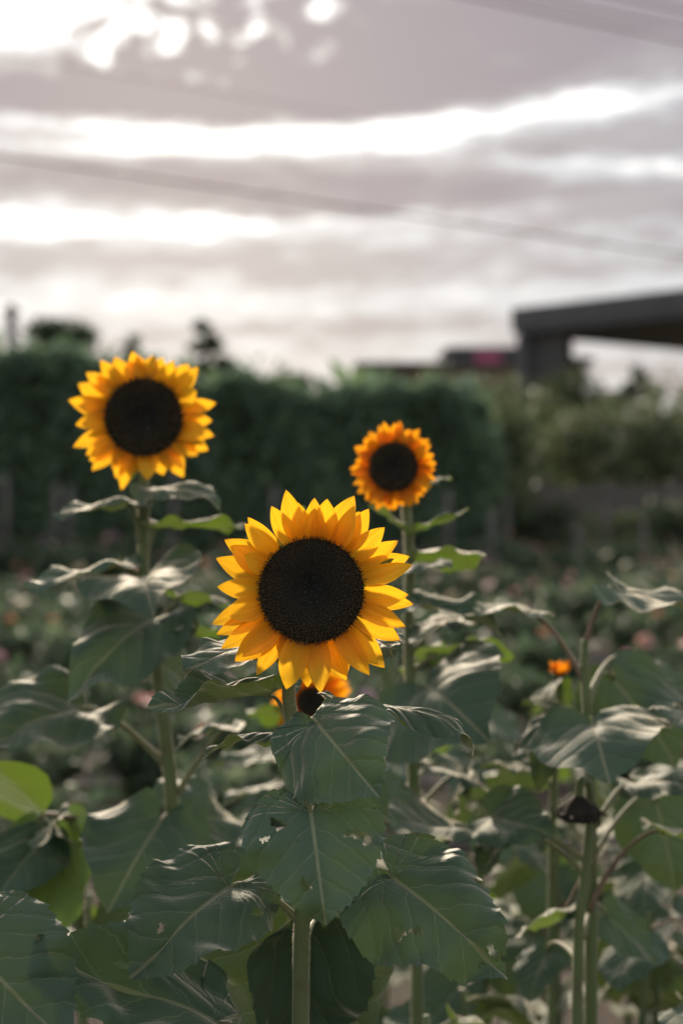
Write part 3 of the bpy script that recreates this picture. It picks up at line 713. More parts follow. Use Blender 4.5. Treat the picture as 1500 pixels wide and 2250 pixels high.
# ================================================================== small bloom behind the main stem
D7 = 2.2; K7 = D7 / F
small = empty('sunflower', rootloc(700, 2250, D7))
tag(small, 'low sunflower half hidden behind the stem and petals of the large bloom', 'sunflower', 'sunflowers in bloom')
C7 = P(684, 1542, D7 - .02)
flower_head(small, C7, (0.02, -1, 0.12), 33 * K7, auto_petals(28, 33 * K7, 92 * K7, 41, 0.021, 0.12), 300, PETAL_O, 8)
stem(small, [Vector(rootloc(702, 2250, D7)), P(700, 1950, D7), P(694, 1750, D7), P(688, 1620, D7), C7 + Vector((0, .012, 0))], [0.008, 0.007, 0.006])
l7 = L(small)
for (B, T, w, f_, s_) in [((740, 1640), (830, 1600), .7, 100, (690, 1680)), ((620, 1660), (470, 1690), .6, 72, (692, 1720)), ((760, 1700), (850, 1790), .8, 30, (694, 1760)),
                          ((600, 1730), (480, 1770), .7, 78, (696, 1800)), ((580, 1830), (455, 1870), .9, 60, (698, 1890)), ((640, 1580), (540, 1560), .8, 110, (690, 1640)), ((780, 1860), (900, 1940), .8, 70, (698, 1930))]:
    l7((B[0], B[1], D7), (T[0], T[1], D7 - .06), w, f_, 0.4, 0.2, (s_[0], s_[1], D7), r=.003)

# ================================================================== cut stem at the right
D4 = 1.78
cut = empty('sunflower_plant', rootloc(1285, 2250, D4))
tag(cut, 'sunflower plant with its flower cut off, arching stalks and broad leaves', 'sunflower plant', 'sunflower plants without open bloom')
stem(cut, [Vector(rootloc(1300, 2250, D4 + .03)), P(1298, 2000, D4 + .02), P(1296, 1780, D4 + .01), P(1292, 1600, D4), P(1284, 1480, D4), P(1284, 1405, D4)], [0.0085, 0.008, 0.007, 0.006, 0.0045])
l4 = L(cut)
l4((1358, 1300, 1.78), (1600, 1356, 1.70), 0.72, 77, 0.2, 0.10, (1285, 1418, D4), r=.0034, red=True, sag=0.9)
l4((1158, 1350, 1.80), (1046, 1348, 1.74), 0.95, 84, 0.3, 0.35, (1284, 1500, D4), r=.0034, red=True, sag=0.3)
l4((1300, 1588, 1.72), (1338, 1718, 1.60), 1.35, 4, 0.6, 0.15, (1292, 1600, D4), r=.003, side=.35)
l4((1345, 1490, 1.9), (1490, 1690, 1.86), 0.95, 28, 0.3, 0.15, (1290, 1560, D4), r=.003)
l4((1400, 1470, 1.98), (1540, 1560, 1.95), 0.9, 60, 0.3, 0.15, (1290, 1540, D4), r=.003)
l4((1222, 1570, 1.82), (1128, 1652, 1.76), 0.42, 64, 0.4, 0.2, (1290, 1620, D4), r=.003)
l4((1232, 1590, 1.80), (1176, 1735, 1.74), 0.55, 10, 0.3, 0.2, (1292, 1640, D4), r=.003)
l4((1225, 1560, 1.86), (1140, 1545, 1.9), 0.35, 76, 0.3, 0.2, (1290, 1600, D4), r=.003)
l4((1500, 1560, 1.72), (1560, 1640, 1.66), 1.2, 50, 0.3, 0.2, (1294, 1660, D4), r=.003)
l4((1400, 1720, 1.86), (1560, 1745, 1.76), 0.62, 60, 0.4, 0.2, (1308, 1815, D4), r=.0036, sag=0.2)
l4((1455, 1830, 1.78), (1570, 1850, 1.7), 0.8, 96, 0.4, 0.2, (1296, 2000, D4), r=.0036, red=True, sag=0.7)
l4((1440, 1760, 1.95), (1480, 1960, 1.92), 1.1, 26, 0.3, 0.2, (1298, 1900, D4), r=.003)

# ================================================================== orange bud
D5 = 2.0
bud = empty('budding_sunflower', rootloc(1215, 2250, D5))
tag(bud, 'slim plant with one small orange opening bud beside the cut stem', 'budding flower', 'sunflower plants without open bloom')
Cb = P(1228, 1478, D5)
stem(bud, [Vector(rootloc(1215, 2250, D5)), P(1212, 1900, D5), P(1222, 1650, D5), P(1226, 1520, D5), Cb + Vector((0, 0, -0.012))], [0.006, 0.005, 0.004, 0.0035])
hb = flower_head(bud, Cb, (0.0, -0.28, 1.0), 0.009, [(k * 360 / 22 + rng.uniform(-6, 6), 0.0155 * rng.uniform(.85, 1.1), rng.uniform(42, 70), 0.008, k % 3) for k in range(22)], 80, mat_petal('bud_petal', (0.88, 0.27, 0.01), (0.8, 0.2, 0.006), (0.95, 0.30, 0.006)), 9)
lb = L(bud)
lb((1232, 1500, D5), (1250, 1560, D5 - .03), .7, 140, .3, .2, (1226, 1545, D5), r=.002)
lb((1222, 1500, D5), (1200, 1535, D5 - .04), .6, 60, .3, .2, (1225, 1540, D5), r=.002)
lb((1215, 1540, D5), (1145, 1545, D5 - .05), .4, 76, .3, .2, (1224, 1570, D5), r=.002)
lb((1210, 1600, D5), (1130, 1680, D5 - .05), .5, 66, .3, .2, (1222, 1650, D5), r=.0025)
lb((1160, 1690, D5), (1040, 1690, D5 - .05), .5, 78, .3, .2, (1218, 1740, D5), r=.0025)
lb((1250, 1640, D5), (1330, 1690, D5 + .05), .6, 70, .3, .2, (1220, 1700, D5), r=.0025)

# ================================================================== withered drooping head
D6 = 1.74
wil = empty('withered_sunflower', rootloc(1268, 2250, D6))
tag(wil, 'withered sunflower whose blackened head hangs face down under a broad leaf', 'sunflower', 'withered sunflowers')
Cw = P(1270, 1782, D6 - .03)
stem(wil, [Vector(rootloc(1264, 2250, D6)), P(1268, 2150, D6), P(1282, 1950, D6), P(1296, 1800, D6), P(1292, 1725, D6 - .005), P(1276, 1716, D6 - .02), Cw + Vector((0, 0, 0.014))], [0.0072, 0.0065, 0.0062, 0.0056, 0.0050, 0.0055])
V, Fc = [], []
seg = 28
prof = [(0.0, 0.020), (0.006, 0.018), (0.013, 0.011), (0.022, 0.004), (0.026, -0.003), (0.024, -0.009), (0.015, -0.012), (0.0, -0.012)]
for (a, b) in prof:
    for k in range(seg):
        t = 2 * pi * k / seg; j = 1 + 0.10 * sin(3 * t + a * 300) + 0.06 * sin(7 * t)
        V.append((Cw.x + a * j * cos(t), Cw.y + a * j * sin(t), Cw.z + b))
for i in range(len(prof) - 1):
    for k in range(seg): Fc.append([i * seg + k, (i + 1) * seg + k, (i + 1) * seg + (k + 1) % seg, i * seg + (k + 1) % seg])
wh = obj('seed_head', mesh('seed_head', V, np.array(Fc), SPENT), wil)
bv, bq = bract_data(0.02, 0.008); bmw = mesh('dry_bract', bv, bq, SPENT)
for k in range(16):
    t = 2 * pi * k / 16; e_ = radians(rng.uniform(-60, 10)); rad = Vector((cos(t), sin(t), 0)); d = rad * cos(e_) + Vector((0, 0, sin(e_))); n = Vector((0, 0, 1)) * cos(e_) - rad * sin(e_); x = d.cross(n); B = Cw + rad * 0.021 + Vector((0, 0, .001))
    obj('dry_bract', bmw, wh, Matrix(((x.x, d.x, n.x, B.x), (x.y, d.y, n.y, B.y), (x.z, d.z, n.z, B.z), (0, 0, 0, 1))))
l6 = L(wil)
l6((1080, 1795, 1.80), (1218, 1845, 1.72), 0.9, 30, 0.5, 0.3, (1290, 1900, D6), r=.003)
l6((1100, 1830, 1.84), (1060, 1930, 1.80), 0.8, 40, 0.5, 0.3, (1288, 1930, D6), r=.003)
l6((1235, 2010, 1.76), (1130, 2060, 1.72), 0.8, 95, 0.5, 0.2, (1288, 1920, D6), r=.0028, red=True)
l6((1200, 2090, 1.85), (1160, 2200, 1.8), 0.9, 30, 0.4, 0.2, (1270, 2120, D6), r=.003)
l6((1330, 2010, 1.9), (1440, 2120, 1.88), 0.8, 40, 0.4, 0.2, (1280, 2060, D6), r=.003)

# ================================================================== filler sunflower plants behind and between
LIB = []
for k in range(12):
    V, Fc, UV = leaf_data(900 + k, 22, 6, rng.uniform(.3, .9), rng.uniform(.05, .35), rng.uniform(.1, .4), rng.uniform(.04, .09), rng.uniform(.75, 1.1), 0.006)
    LIB.append(mesh('leaf', V, Fc, LEAF_BACKLIT if k % 4 == 0 else LEAF, UV))
def generic_plant(X, Y, H, nl, Ls, seed, label):
    r = random.Random(seed)
    pl = empty('sunflower_plant', (X, Y, 0)); tag(pl, label, 'sunflower plant', 'sunflower plants without open bloom')
    lean = (r.uniform(-.05, .05), r.uniform(-.05, .05))
    pts = [Vector((X, Y, 0)), Vector((X + lean[0] * .3, Y + lean[1] * .3, H * .4)), Vector((X + lean[0] * .7, Y + lean[1] * .7, H * .75)), Vector((X + lean[0], Y + lean[1], H))]
    _, q = stem(pl, pts, [0.008, 0.007, 0.006, 0.004], 8, 16)
    for k in range(nl):
        t = 0.22 + 0.76 * k / (nl - 1); i = t * 16; c = Vector(q[min(int(i), 16)])
        a = k * 2.4 + r.uniform(-.4, .4); el_ = r.uniform(-0.1, 0.7); pl_len = Ls * r.uniform(.4, .8) * (1.1 - .5 * t)
        out_ = Vector((cos(a), sin(a), 0)); B = c + out_ * pl_len * cos(el_) + Vector((0, 0, pl_len * sin(el_)))
        dr = -r.uniform(0.1, 1.0); d = (out_ * cos(dr) + Vector((0, 0, sin(dr)))).normalized()
        n = (Vector((0, 0, 1)) - d * d.z).normalized(); rl = r.uniform(-.5, .5); n = (n * cos(rl) + d.cross(n) * sin(rl)); x = d.cross(n)
        s_ = Ls * r.uniform(.75, 1.2) * (1.25 - .55 * t)
        Mw = Matrix(((x.x * s_, d.x * s_, n.x * s_, B.x), (x.y * s_, d.y * s_, n.y * s_, B.y), (x.z * s_, d.z * s_, n.z * s_, B.z), (0, 0, 0, 1)))
        o = obj('leaf', r.choice(LIB), pl, Mw)
        stalk(o, c, B, d, n, r.choice((STALK, STALK, STALK_R)), 0.003, 0.0024, 5)
    return pl
fill = [(-.42, 2.15, .60, 10), (-.20, 2.35, .66, 11), (.05, 2.5, .74, 11), (.24, 2.2, .74, 11), (.36, 2.35, .80, 11), (.50, 2.15, .78, 11), (.62, 2.5, .82, 12), (.28, 2.9, .78, 11), (.78, 2.9, .84, 12), (-.05, 1.75, .58, 9),
        (-.62, 2.6, .52, 9), (.46, 1.75, .62, 9), (.15, 1.7, .60, 9), (-.30, 1.75, .50, 8), (.55, 3.3, .74, 10), (.95, 3.2, .86, 11), (.1, 3.3, .62, 9), (-.2, 3.1, .52, 9), (.40, 2.0, .62, 9), (-.85, 3.0, .50, 9),
        (.56, 1.95, .52, 9), (.33, 1.62, .46, 8), (.68, 2.15, .60, 9), (.55, 2.75, .60, 10), (.20, 2.05, .52, 9), (-.12, 2.05, .50, 9), (-.50, 1.85, .42, 8), (.36, 2.6, .62, 10)]
WHERE = ['low and spreading behind the backlit yellow-green leaves', 'just behind the lower stem of the tallest sunflower', 'straight behind the large bloom and its stem', 'behind the long straight stem of the orange sunflower',
         'between the orange sunflower and the slim budding plant', 'behind the withered hanging head', 'behind the broad leaf of the cut stem', 'deep in the row behind the orange sunflower', 'tall, behind the arching stalks of the cut stem', 'short, close under the heart-shaped leaves of the large bloom',
         'low and farther back past the tallest sunflower', 'short, at the foot of the withered sunflower', 'short, at the foot of the orange sunflower', 'short, at the foot of the tallest sunflower', 'farthest back behind the budding plant', 'tall, farthest back behind the cut stem', 'farthest back behind the half-hidden bloom', 'low, far back between the tallest and the large bloom', 'between the stems of the orange and withered sunflowers', 'low, far back at the edge of the flower rows',
         'low, beside the foot of the cut stem', 'very short, nearest the foot of the withered sunflower', 'low, under the arching stalks of the cut stem', 'between the budding plant and the cut stem, farther back', 'low, behind the foot of the orange sunflower', 'low, behind the foot of the large bloom', 'very short, under the backlit yellow-green leaves', 'behind the foot of the slim budding plant']
for i, (x, y, h, n_) in enumerate(fill): generic_plant(x, y, h, n_, 0.135, 500 + i, 'bloomless leafy sunflower plant ' + WHERE[i])

# ================================================================== garden rows of flowering plants
def card_leaves(n, fn, size, seed, cols):
    r = np.random.default_rng(seed)
    V = np.zeros((n, 4, 3)); Cc = np.ones((n, 4, 4))
    for i in range(n):
        c, nn = fn(r); s_ = size * r.uniform(.6, 1.3)
        d = r.normal(size=3); d[2] -= .4; d -= nn * (d @ nn); d /= np.linalg.norm(d) + 1e-9; x = np.cross(d, nn)
        V[i, 0] = c; V[i, 1] = c + d * s_ * .5 + x * s_ * .32 + nn * s_ * .06; V[i, 2] = c + d * s_; V[i, 3] = c + d * s_ * .5 - x * s_ * .32 + nn * s_ * .06
        Cc[i, :, :3] = np.array(cols[r.integers(len(cols))]) * r.uniform(.7, 1.25)
    return V.reshape(-1, 3), np.arange(n * 4).reshape(n, 4), Cc.reshape(-1, 4)
def unit(r):
    d = r.normal(size=3); return d / np.linalg.norm(d)
def row_foliage(seed, w, h, n, size, cols):
    def fn(r):
        q = r.uniform(0.05, 1) ** .6; a = r.uniform(0, 6.283); rad = w * q ** .5 * r.uniform(.3, 1) * .5
        nn = unit(r); nn[2] = abs(nn[2]) + .4; nn /= np.linalg.norm(nn)
        return np.array([rad * cos(a), rad * sin(a), h * q * r.uniform(.7, 1.05)]), nn
    return card_leaves(n, fn, size, seed, cols)
GREENS = [(.085, .13, .075), (.105, .15, .08), (.075, .12, .075), (.125, .165, .10)]
FOLM = [mesh('foliage', *row_foliage(60 + k, .56, .42, 520, .095, GREENS)[:2], FOLI, col=row_foliage(60 + k, .56, .42, 520, .095, GREENS)[2], smooth=False) for k in range(4)]
def blossom_mesh(cols, seed):
    r = random.Random(seed); V, Fc, Cc = [], [], []
    for ring, (n, rad, el_) in enumerate([(12, .042, .15), (10, .034, .6), (7, .022, 1.05)]):
        for k in range(n):
            a = 2 * pi * k / n + ring * .3 + r.uniform(-.1, .1); d = Vector((cos(a) * cos(el_), sin(a) * cos(el_), sin(el_))); x = Vector((-sin(a), cos(a), 0)); i0 = len(V)
            c0 = Vector((0, 0, ring * .004)); V += [c0, c0 + d * rad * .6 + x * rad * .26, c0 + d * rad, c0 + d * rad * .6 - x * rad * .26]; Fc.append([i0, i0 + 1, i0 + 2, i0 + 3])
            cc = cols[r.randrange(len(cols))]; Cc += [tuple(v_ * r.uniform(.85, 1.1) for v_ in cc) + (1,)] * 4
    return mesh('blossom', [tuple(v_) for v_ in V], np.array(Fc), FOLI, col=Cc, smooth=False)
BL = {'pale pink': blossom_mesh([(.62, .34, .34), (.66, .42, .40)], 1), 'peach': blossom_mesh([(.66, .36, .24), (.62, .30, .20)], 2), 'cream white': blossom_mesh([(.60, .53, .44), (.58, .50, .40)], 3), 'mauve': blossom_mesh([(.46, .27, .36), (.52, .34, .42)], 4), 'yellow': blossom_mesh([(.62, .45, .10), (.60, .38, .06)], 5)}
sv, sf = tube(np.array([[0, 0, 0], [.004, .002, .2], [0, .006, .42]]), [.006, .005, .004], 5)
STK = mesh('flower_stalk', sv, sf, STALK)
ORD = ['first', 'second', 'third', 'fourth', 'fifth', 'sixth', 'seventh', 'eighth', 'ninth', 'last']
rr = random.Random(77)
for ri, Y in enumerate(ROWS):
    hw = .245 * Y + .5; x = -hw + rr.uniform(0, .3)
    while x < hw:
        color = rr.choice(['pale pink', 'pale pink', 'peach', 'cream white', 'cream white', 'mauve'])
        if not (Y < 5 and x > 0.1):
            hs = rr.uniform(.75, 1.15) * (1.0 if Y > 6 else .8); yy_ = Y + rr.uniform(-.12, .12)
            pl = empty('flowering_plant', (x, yy_, 0))
            tag(pl, f'small bushy garden plant with {color} blossoms in the {ORD[ri]} garden row beyond the sunflowers', 'flowering plant', f'{color} flowering plants in the {ORD[ri]} row')
            a = rr.uniform(0, 6.28)
            obj('foliage', FOLM[rr.randrange(4)], pl, Matrix.Translation((x, yy_, 0)) @ Matrix.Rotation(a, 4, 'Z') @ Matrix.Scale(hs, 4))['kind'] = 'stuff'
            for k in range(rr.choice((1, 1, 2, 2, 3))):
                bx, by = rr.uniform(-.2, .2), rr.uniform(-.2, .2); bs = rr.uniform(.8, 1.25); zt = .46 * hs * rr.uniform(.85, 1.2)
                o = obj('flower_stalk', STK, pl, Matrix.Translation((x + bx * .6, yy_ + by * .6, 0)) @ Matrix.Rotation(math.atan2(by, bx), 4, 'Z') @ Matrix.Shear('XY', 4, (0.0, 0.0)) @ Matrix.Diagonal((1, 1, zt / .42, 1)))
                obj('blossom', BL[color], pl, Matrix.Translation((x + bx * .6, yy_ + by * .6 + .004, zt)) @ Matrix.Rotation(rr.uniform(-.7, .7), 4, 'X') @ Matrix.Rotation(rr.uniform(-.7, .7), 4, 'Y') @ Matrix.Scale(bs, 4))
        x += rr.uniform(.38, .62)
# drip hoses along some rows
for (Y, z) in [(4.75, .02), (5.9, .02), (8.2, .02), (3.7, .02)]:
    pts = [(xx, Y + .05 * sin(xx * 1.7 + Y), z) for xx in np.linspace(-4, 4, 40)]
    v, f = tube(pts, [.012, .012], 6)
    tag(obj('drip_hose', mesh('drip_hose', v, f, HOSE)), 'black drip irrigation hose lying along a garden row', 'hose', 'drip hoses along the rows')

# ================================================================== posts, fence
def box(x0, x1, y0, y1, z0, z1):
    V = [(x, y, z) for z in (z0, z1) for y in (y0, y1) for x in (x0, x1)]
    return np.array(V, float), np.array([[0, 2, 3, 1], [4, 5, 7, 6], [0, 1, 5, 4], [2, 6, 7, 3], [0, 4, 6, 2], [1, 3, 7, 5]])
def bx(name, parent, mat, *a):
    V, Q = box(*a); return obj(name, mesh(name, V, Q, mat, smooth=False), parent)
def post(px, Y, h, w, lab, grp):
    x = (px - 750) / F * Y; r = rng.uniform(-.02, .02)
    pts = [(x, Y, 0), (x + r * .5, Y, h * .5), (x + r, Y, h)]
    v, f = tube(pts, [w / 2, w / 2, w / 2 * .9], 8)
    tag(obj('trellis_post', mesh('trellis_post', v, f, STAKEM)), lab, 'post', grp)
for px, Y, h in [(12, 17.8, 1.25), (125, 17.6, 1.15), (152, 18.0, 1.1), (380, 17.8, 1.35), (600, 17.8, 1.1), (985, 17.6, 1.05)]:
    post(px, Y, h, .075, 'grey upright post standing against the foot of the dark hedge', 'posts along the hedge')
for px, Y, h in [(1082, 16.2, .85), (1115, 18.3, .95), (1272, 16.0, .70), (1415, 16.4, .75), (1330, 18.4, .9)]:
    post(px, Y, h, .06, 'thin grey stake standing in the rows before the plank fence', 'stakes before the plank fence')
fence = empty('plank_fence', (4.0, 20.6, 0))
tag(fence, 'low weathered plank fence below the shrubs beside the dark hedge', 'fence')
for k in range(6):
    x = 2.0 + k * .95; bx('fence_post', fence, WOOD, x - .06, x + .06, 20.63, 20.75, 0, 1.16)
for k in range(5):
    for j in range(3):
        z0 = .08 + k * .205 + rng.uniform(-.008, .008); xa = 1.95 + j * 1.9; V, Q = box(xa, xa + 1.885, 20.585, 20.625, z0, z0 + .185)
        obj('plank', mesh('plank', V, Q, WOOD, smooth=False), fence)

# ================================================================== hedge, shrubs, trees
HG = [(.12, .19, .12), (.14, .215, .13), (.17, .25, .125), (.125, .20, .135)]
hx0, hx1, hy = -8.5, 1.92, 19.0
hedge = empty('hedge', ((hx0 + hx1) / 2, hy, 0))
tag(hedge, 'tall dark green vine hedge stretching behind the sunflowers', 'hedge')
def htop(x):
    return 2.50 + .09 * sin(x * 1.9) + .07 * sin(x * 4.7 + 1) + (.46 / (1 + math.exp((x + 3.35) * 3.2))) + .06 * sin(x * 9 + 2) - .17 / (1 + math.exp(-(x + .6) * 3)) - .03 * max(0, x)
def hfn(r):
    while True:
        x = r.uniform(hx0, hx1); t = htop(x) * (1 - .22 * math.exp((x - hx1) * 4)); x += r.normal() * .10 + (.22 * sin(t * 9 + x * 3) if x > hx1 - .4 else 0)
        s_ = r.random()
        if s_ < .70: y = hy - .5 + abs(r.normal()) * .26; z = r.uniform(.22, t)
        else: y = hy + r.uniform(-.55, .55); z = t - abs(r.normal()) * .16
        z += .10 * sin(x * 3 + z * 2); y -= .12 * sin(x * 2.3 + 1) + .08 * sin(z * 3 + x * 5)
        if r.random() < .05: z += r.uniform(0, .34) ** 1.3
        nn = unit(r); nn[1] -= 1.0; nn[2] += .8; nn /= np.linalg.norm(nn)
        return np.array([x, y, z]), nn
def hcore(r):
    x = r.uniform(hx0, hx1 - .1); nn = unit(r); nn[1] -= 1.2; nn /= np.linalg.norm(nn)
    return np.array([x, hy + r.uniform(-.15, .25), .25 + r.random() * (htop(x) - .32)]), nn
V, Q, Cc = card_leaves(6500, hcore, .40, 92, HG)
obj('inner_foliage', mesh('inner_foliage', V, Q, FOLI, col=Cc, smooth=False), hedge)['kind'] = 'stuff'
V, Q, Cc = card_leaves(38000, hfn, .135, 91, HG)
obj('foliage', mesh('foliage', V, Q, FOLI, col=Cc, smooth=False), hedge)['kind'] = 'stuff'
for k in range(16):
    x = hx0 + .3 + k * .66; v, f = tube([(x, hy, 0), (x + .05, hy - .02, .3), (x - .03, hy, .75)], [.05, .04, .03], 7); obj('trunk', mesh('trunk', v, f, BARK), hedge)
def bush(name, X, Y, rx, ry, h, n, size, cols, seed, label, cat, grp=None, z0=.1, lobes=9):
    r0 = np.random.default_rng(seed); pl = empty(name, (X, Y, 0)); tag(pl, label, cat, grp)
    cs = [(X + r0.uniform(-.65, .65) * rx, Y + r0.uniform(-.6, .6) * ry, z0 + h * r0.uniform(.3, .8), r0.uniform(.28, .45)) for _ in range(lobes)] + [(X, Y, h * .5, .55)]
    def fn(r):
        c = cs[r.integers(len(cs))]; d = unit(r); q = r.uniform(.55, 1.05)
        p = np.array([c[0] + d[0] * rx * c[3] * 1.2 * q, c[1] + d[1] * ry * c[3] * 1.2 * q, max(z0, c[2] + d[2] * h * c[3] * .62 * q)])
        nn = d + unit(r) * .7; nn[2] += .4; nn /= np.linalg.norm(nn); return p, nn
    V, Q, Cc = card_leaves(n, fn, size, seed + 1, cols)
    cr_ = obj('crown', mesh('crown', V, Q, FOLI, col=Cc, smooth=False), pl); cr_['kind'] = 'stuff'
    for k in range(5):
        a = r0.uniform(0, 6.28); c = cs[k % len(cs)]
        v, f = tube([(X + .08 * cos(a), Y + .08 * sin(a), 0), ((X + c[0]) / 2, (Y + c[1]) / 2, c[2] * .55), (c[0], c[1], c[2])], [.05, .035, .012], 6)
        obj('trunk', mesh('trunk', v, f, BARK), pl)
    return pl
SG = [(.14, .185, .09), (.175, .21, .10), (.13, .175, .095), (.19, .215, .11)]
DG = [(.055, .085, .045), (.07, .10, .05), (.085, .12, .055)]
def bpx(px, Y): return (px - 750) / F * Y
bush('shrub', bpx(1000, 22.5), 22.5, 1.1, .9, 2.85, 3600, .15, SG + [(.09, .14, .05)], 201, 'rounded green shrub bulging past the end of the hedge', 'shrub')
bush('shrub', bpx(1130, 24), 24, 1.1, .9, 2.75, 3400, .15, SG, 202, 'dusty green shrub between the hedge and the canopy column', 'shrub')
bush('shrub', bpx(1290, 25), 25, 1.25, 1.0, 2.75, 3000, .15, SG, 203, 'dusty green shrub under the open side of the canopy', 'shrub')
bush('shrub', bpx(1440, 23.5), 23.5, 1.2, 1.0, 2.75, 3000, .15, SG, 204, 'wide olive shrub at the far end of the plank fence', 'shrub')
bush('shrub', bpx(1570, 24.5), 24.5, 1.3, 1.0, 2.9, 2200, .16, DG, 205, 'dark shrub beyond the olive shrub, cut by the picture edge', 'shrub')
bush('shrub', bpx(1215, 30), 30, 1.1, .9, 3.45, 2200, .17, [(.06, .09, .03), (.08, .10, .035)], 206, 'yellowish green shrub growing beside the canopy column', 'shrub')
bush('shrub', bpx(880, 26), 26, 1.9, 1.0, 2.55, 2600, .17, DG + [(.07, .10, .04)], 207, 'green shrub showing over the hedge before the low buildings', 'shrub')
bush('shrub', bpx(1075, 19.6), 19.6, .62, .6, 2.3, 2200, .14, SG, 208, 'rounded shrub hugging the open end of the dark hedge', 'shrub')
bush('shrub', bpx(1195, 19.4), 19.4, .55, .4, .78, 900, .10, DG, 209, 'low dark shrub before the plank fence, nearest the hedge', 'shrub')
bush('shrub', bpx(1345, 19.2), 19.2, .60, .4, .70, 900, .10, SG, 210, 'low light green shrub before the middle of the plank fence', 'shrub')
bush('shrub', bpx(1480, 19.3), 19.3, .55, .4, .85, 900, .10, DG, 211, 'low dark shrub before the far end of the plank fence', 'shrub')
def tree(X, Y, H, cr, ch, n, size, cols, seed, label, sparse=False):
    r0 = np.random.default_rng(seed); pl = empty('tree', (X, Y, 0)); tag(pl, label, 'tree')
    v, f = tube([(X, Y, 0), (X + .05, Y, H * .5), (X - .03, Y, H * .97)], [H * .02, H * .014, .012], 8); obj('trunk', mesh('trunk', v, f, BARK), pl)
    ends = []
    for k in range(14 if sparse else 11):
        a = k * 2.4; zb = H - ch * r0.uniform(.25, 1.0) * .95; q = (H - zb) / ch
        rad = cr * (r0.uniform(.5, 1.0)) * (min(1, .25 + q) if sparse else math.sqrt(max(.15, 1 - (2 * q - 1) ** 2)))
        e = (X + rad * cos(a), Y + rad * sin(a), zb + r0.uniform(.1, .3) * ch * (.5 if sparse else .25)); ends.append(e)
        v, f = tube([(X, Y, zb - .08 * ch), ((X + e[0]) / 2, (Y + e[1]) / 2, zb + .05 * ch), e], [H * .007, H * .004, .008], 5); obj('limb', mesh('limb', v, f, BARK), pl)
    def fn(r):
        e = ends[r.integers(len(ends))]; d = unit(r); q = r.uniform(.2, 1) * (cr * .28 if sparse else cr * .55)
        nn = d + unit(r); nn[2] += .4; nn /= np.linalg.norm(nn)
        t_ = r.uniform(.5, 1.0)
        return np.array([X + (e[0] - X) * t_ + d[0] * q, Y + (e[1] - Y) * t_ + d[1] * q, e[2] + d[2] * q * .7]), nn
    V, Q, Cc = card_leaves(n, fn, size, seed + 1, cols); o = obj('crown', mesh('crown', V, Q, FOLI, col=Cc, smooth=False), pl); o['kind'] = 'stuff'
def ztop(py, Y): return CAMZ + (HOR - py) / F * Y
tree(bpx(128, 55), 55, ztop(698, 55), 1.45, 2.2, 4000, .28, DG, 301, 'round dense tree rising behind the high end of the hedge')
tree(bpx(458, 45), 45, ztop(692, 45), .95, 2.8, 1700, .22, DG, 302, 'sparse open-branched tree standing alone behind the hedge', True)
tree(bpx(285, 50), 50, ztop(712, 50), .65, 2.0, 450, .18, DG, 303, 'thin small tree whose top shows behind the tall sunflower', True)
tree(bpx(1402, 42), 42, ztop(800, 42), .8, 1.8, 700, .20, DG, 304, 'small tree standing under the open canopy', True)
tree(bpx(1330, 46), 46, ztop(845, 46), 1.0, 1.8, 900, .22, DG, 305, 'low bushy tree seen through the canopy opening', False)
tree(bpx(640, 60), 60, ztop(812, 60), 1.6, 2.0, 1500, .24, DG, 306, 'wispy low tree just topping the hedge at its lower stretch', True)
# distant mast
v, f = tube([(bpx(28, 70), 70, 0), (bpx(28, 70), 70, ztop(672, 70))], [.32, .26], 8)
mast = empty('mast', (bpx(28, 70), 70, 0)); tag(mast, 'pale distant mast beside the round tree', 'mast')
obj('pole', mesh('pole', v, f, STAKEM), mast)
bx('antenna_bracket', mast, STAKEM, bpx(28, 70) - .45, bpx(28, 70) + .45, 69.8, 70.2, ztop(690, 70), ztop(684, 70))

# ================================================================== canopy structure and low buildings
can = empty('canopy', (bpx(1140, 36), 36, 0))
tag(can, 'large dark flat-roofed canopy on a steel column above the shrubs', 'canopy')
# roof slab: left end at 36 m, running to the right and towards the camera
A = P(1125, 681, 36); ztp = A.z
Bx_ = P(1560, 630, 1.0); dirB = (Bx_ - CAM); tB = (ztp - CAMZ) / dirB.z; Bp = CAM + dirB * tB
ax_ = (Bp - A).normalized(); nrm = Vector((-ax_.y, ax_.x, 0)).normalized()
if nrm.y < 0: nrm = -nrm
def slab(name, parent, mat, s0, s1, w0, w1, z0, z1):
    V, Q = box(s0, s1, w0, w1, z0, z1)
    V = [(A.x + ax_.x * a + nrm.x * b, A.y + ax_.y * a + nrm.y * b, c) for a, b, c in V]
    return obj(name, mesh(name, V, Q, mat, smooth=False), parent)
LENc = (Bp - A).length + 8
slab('roof', can, CONC, 0.0, LENc, 0.0, 7.5, ztp - .60, ztp)
slab('soffit', can, SOFF, 0.12, LENc - .1, .15, 7.4, ztp - .645, ztp - .603)
for k in range(3): slab('roof_edge_trim', can, CONC, k * (LENc / 3) + .01, (k + 1) * (LENc / 3) - .01, -.04, -.002, ztp - .45, ztp + .03)
def s_at(px):
    k = (px - 750) / F; lo, hi_ = 0.0, LENc
    for _ in range(50):
        m_ = (lo + hi_) / 2; q = A + ax_ * m_
        if q.x / q.y < k: lo = m_
        else: hi_ = m_
    return lo
slab('column', can, CONC, .05, .38, .10, .45, 0, ztp - .648)
slab('end_wall', can, SOFF, .40, s_at(1220), .32, .62, 0, ztp - .648)
kio = empty('kiosk', tuple(P(1260, 1100, 44).xy) + (0,))
tag(kio, 'dark low flat-roofed kiosk seen beneath the canopy', 'kiosk')
kx0, kx1 = bpx(1180, 44), bpx(1300, 44)
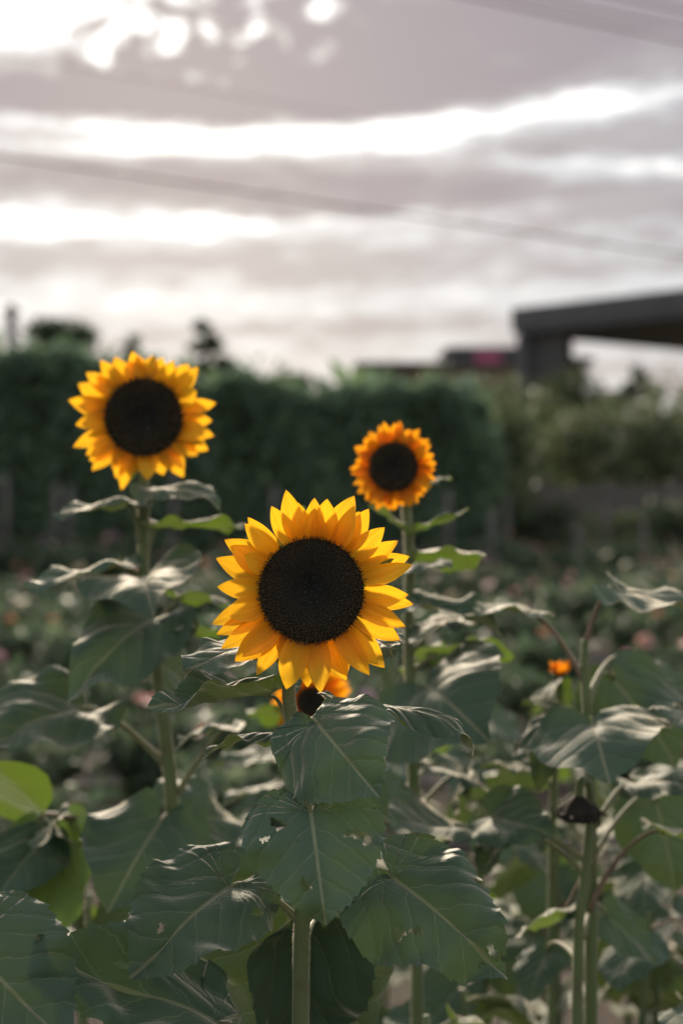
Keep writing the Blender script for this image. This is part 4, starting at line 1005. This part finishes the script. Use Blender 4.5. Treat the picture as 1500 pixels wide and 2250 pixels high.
bx('wall', kio, SOFF, kx0, kx1 - .25, 44, 46, 0, ztop(800, 44)); bx('roof', kio, CONC, kx0 - .1, kx1, 43.8, 46.2, ztop(800, 44), ztop(786, 44))
bld = empty('low_building', (bpx(900, 48), 48, 0)); tag(bld, 'long low building with pale grey roof and tan wall beyond the hedge', 'building')
x0, x1 = bpx(800, 48), bpx(985, 48)
bx('wall', bld, WALLB, x0, x1, 48.3, 52, 0, ztop(802, 48))
V, Q = box(x0 - .3, x1 + .1, 47.9, 52.4, ztop(803, 48) + .003, ztop(780, 48)); V[[5, 7, 4, 6]] = V[[5, 7, 4, 6]]
V[4][2] = V[5][2] = ztop(796, 48); obj('roof', mesh('roof', V, Q, ROOFG, smooth=False), bld)
for k in range(3): bx('window', bld, GLASS, x0 + .4 + k * .95, x0 + .9 + k * .95, 48.27, 48.31, 1.6, 2.6)
b2 = empty('shop_building', (bpx(1060, 50), 50, 0)); tag(b2, 'dark low shop building with a pink sign panel next to the canopy', 'building')
y0, y1 = bpx(990, 50), bpx(1165, 50)
bx('wall', b2, WALLB, y0, y1, 50.2, 54, 0, ztop(800, 50)); bx('fascia', b2, CONC, y0 - .05, y1 + .1, 50.0, 54.1, ztop(800, 50) + .002, ztop(770, 50))
V, Q = box(y0 - .2, y1 + .2, 49.8, 54.3, ztop(770, 50) + .002, ztop(764, 50)); obj('roof', mesh('roof', V, Q, ROOFG, smooth=False), b2)
bx('sign_panel', b2, PINKS, bpx(1042, 50), bpx(1098, 50), 49.93, 49.985, ztop(797, 50), ztop(770, 50))['label'] = 'plain pink sign panel'

# ================================================================== overhead cables
def cable(p1, p2, d1, d2, r, lab, sag=.0):
    a, b = P(p1[0], p1[1], d1), P(p2[0], p2[1], d2); a2 = a + (a - b) * 1.2; b2_ = b + (b - a) * 1.2
    pts = [tuple(a2.lerp(b2_, i / 30) - Vector((0, 0, sag * (1 - (2 * i / 30 - 1) ** 2)))) for i in range(31)]
    v, f = tube(pts, [r, r], 6); tag(obj('power_cable', mesh('power_cable', v, f, CABLE)), lab, 'cable', 'overhead power cables')
cable((0, 342), (1500, 562), 13, 15, .011, 'thick overhead cable running down across the middle of the cloudy sky')
cable((1060, 0), (1500, 92), 12, 12.6, .010, 'lowest of the thin overhead cables high above the canopy')
cable((1190, 0), (1500, 62), 12.4, 13, .009, 'middle one of the thin overhead cables high above the canopy')
cable((1390, 0), (1500, 24), 12.6, 13, .008, 'topmost of the thin overhead cables high above the canopy')
cable((350, 180), (1000, 292), 16, 17, .004, 'very faint thin overhead cable above the thick cable')
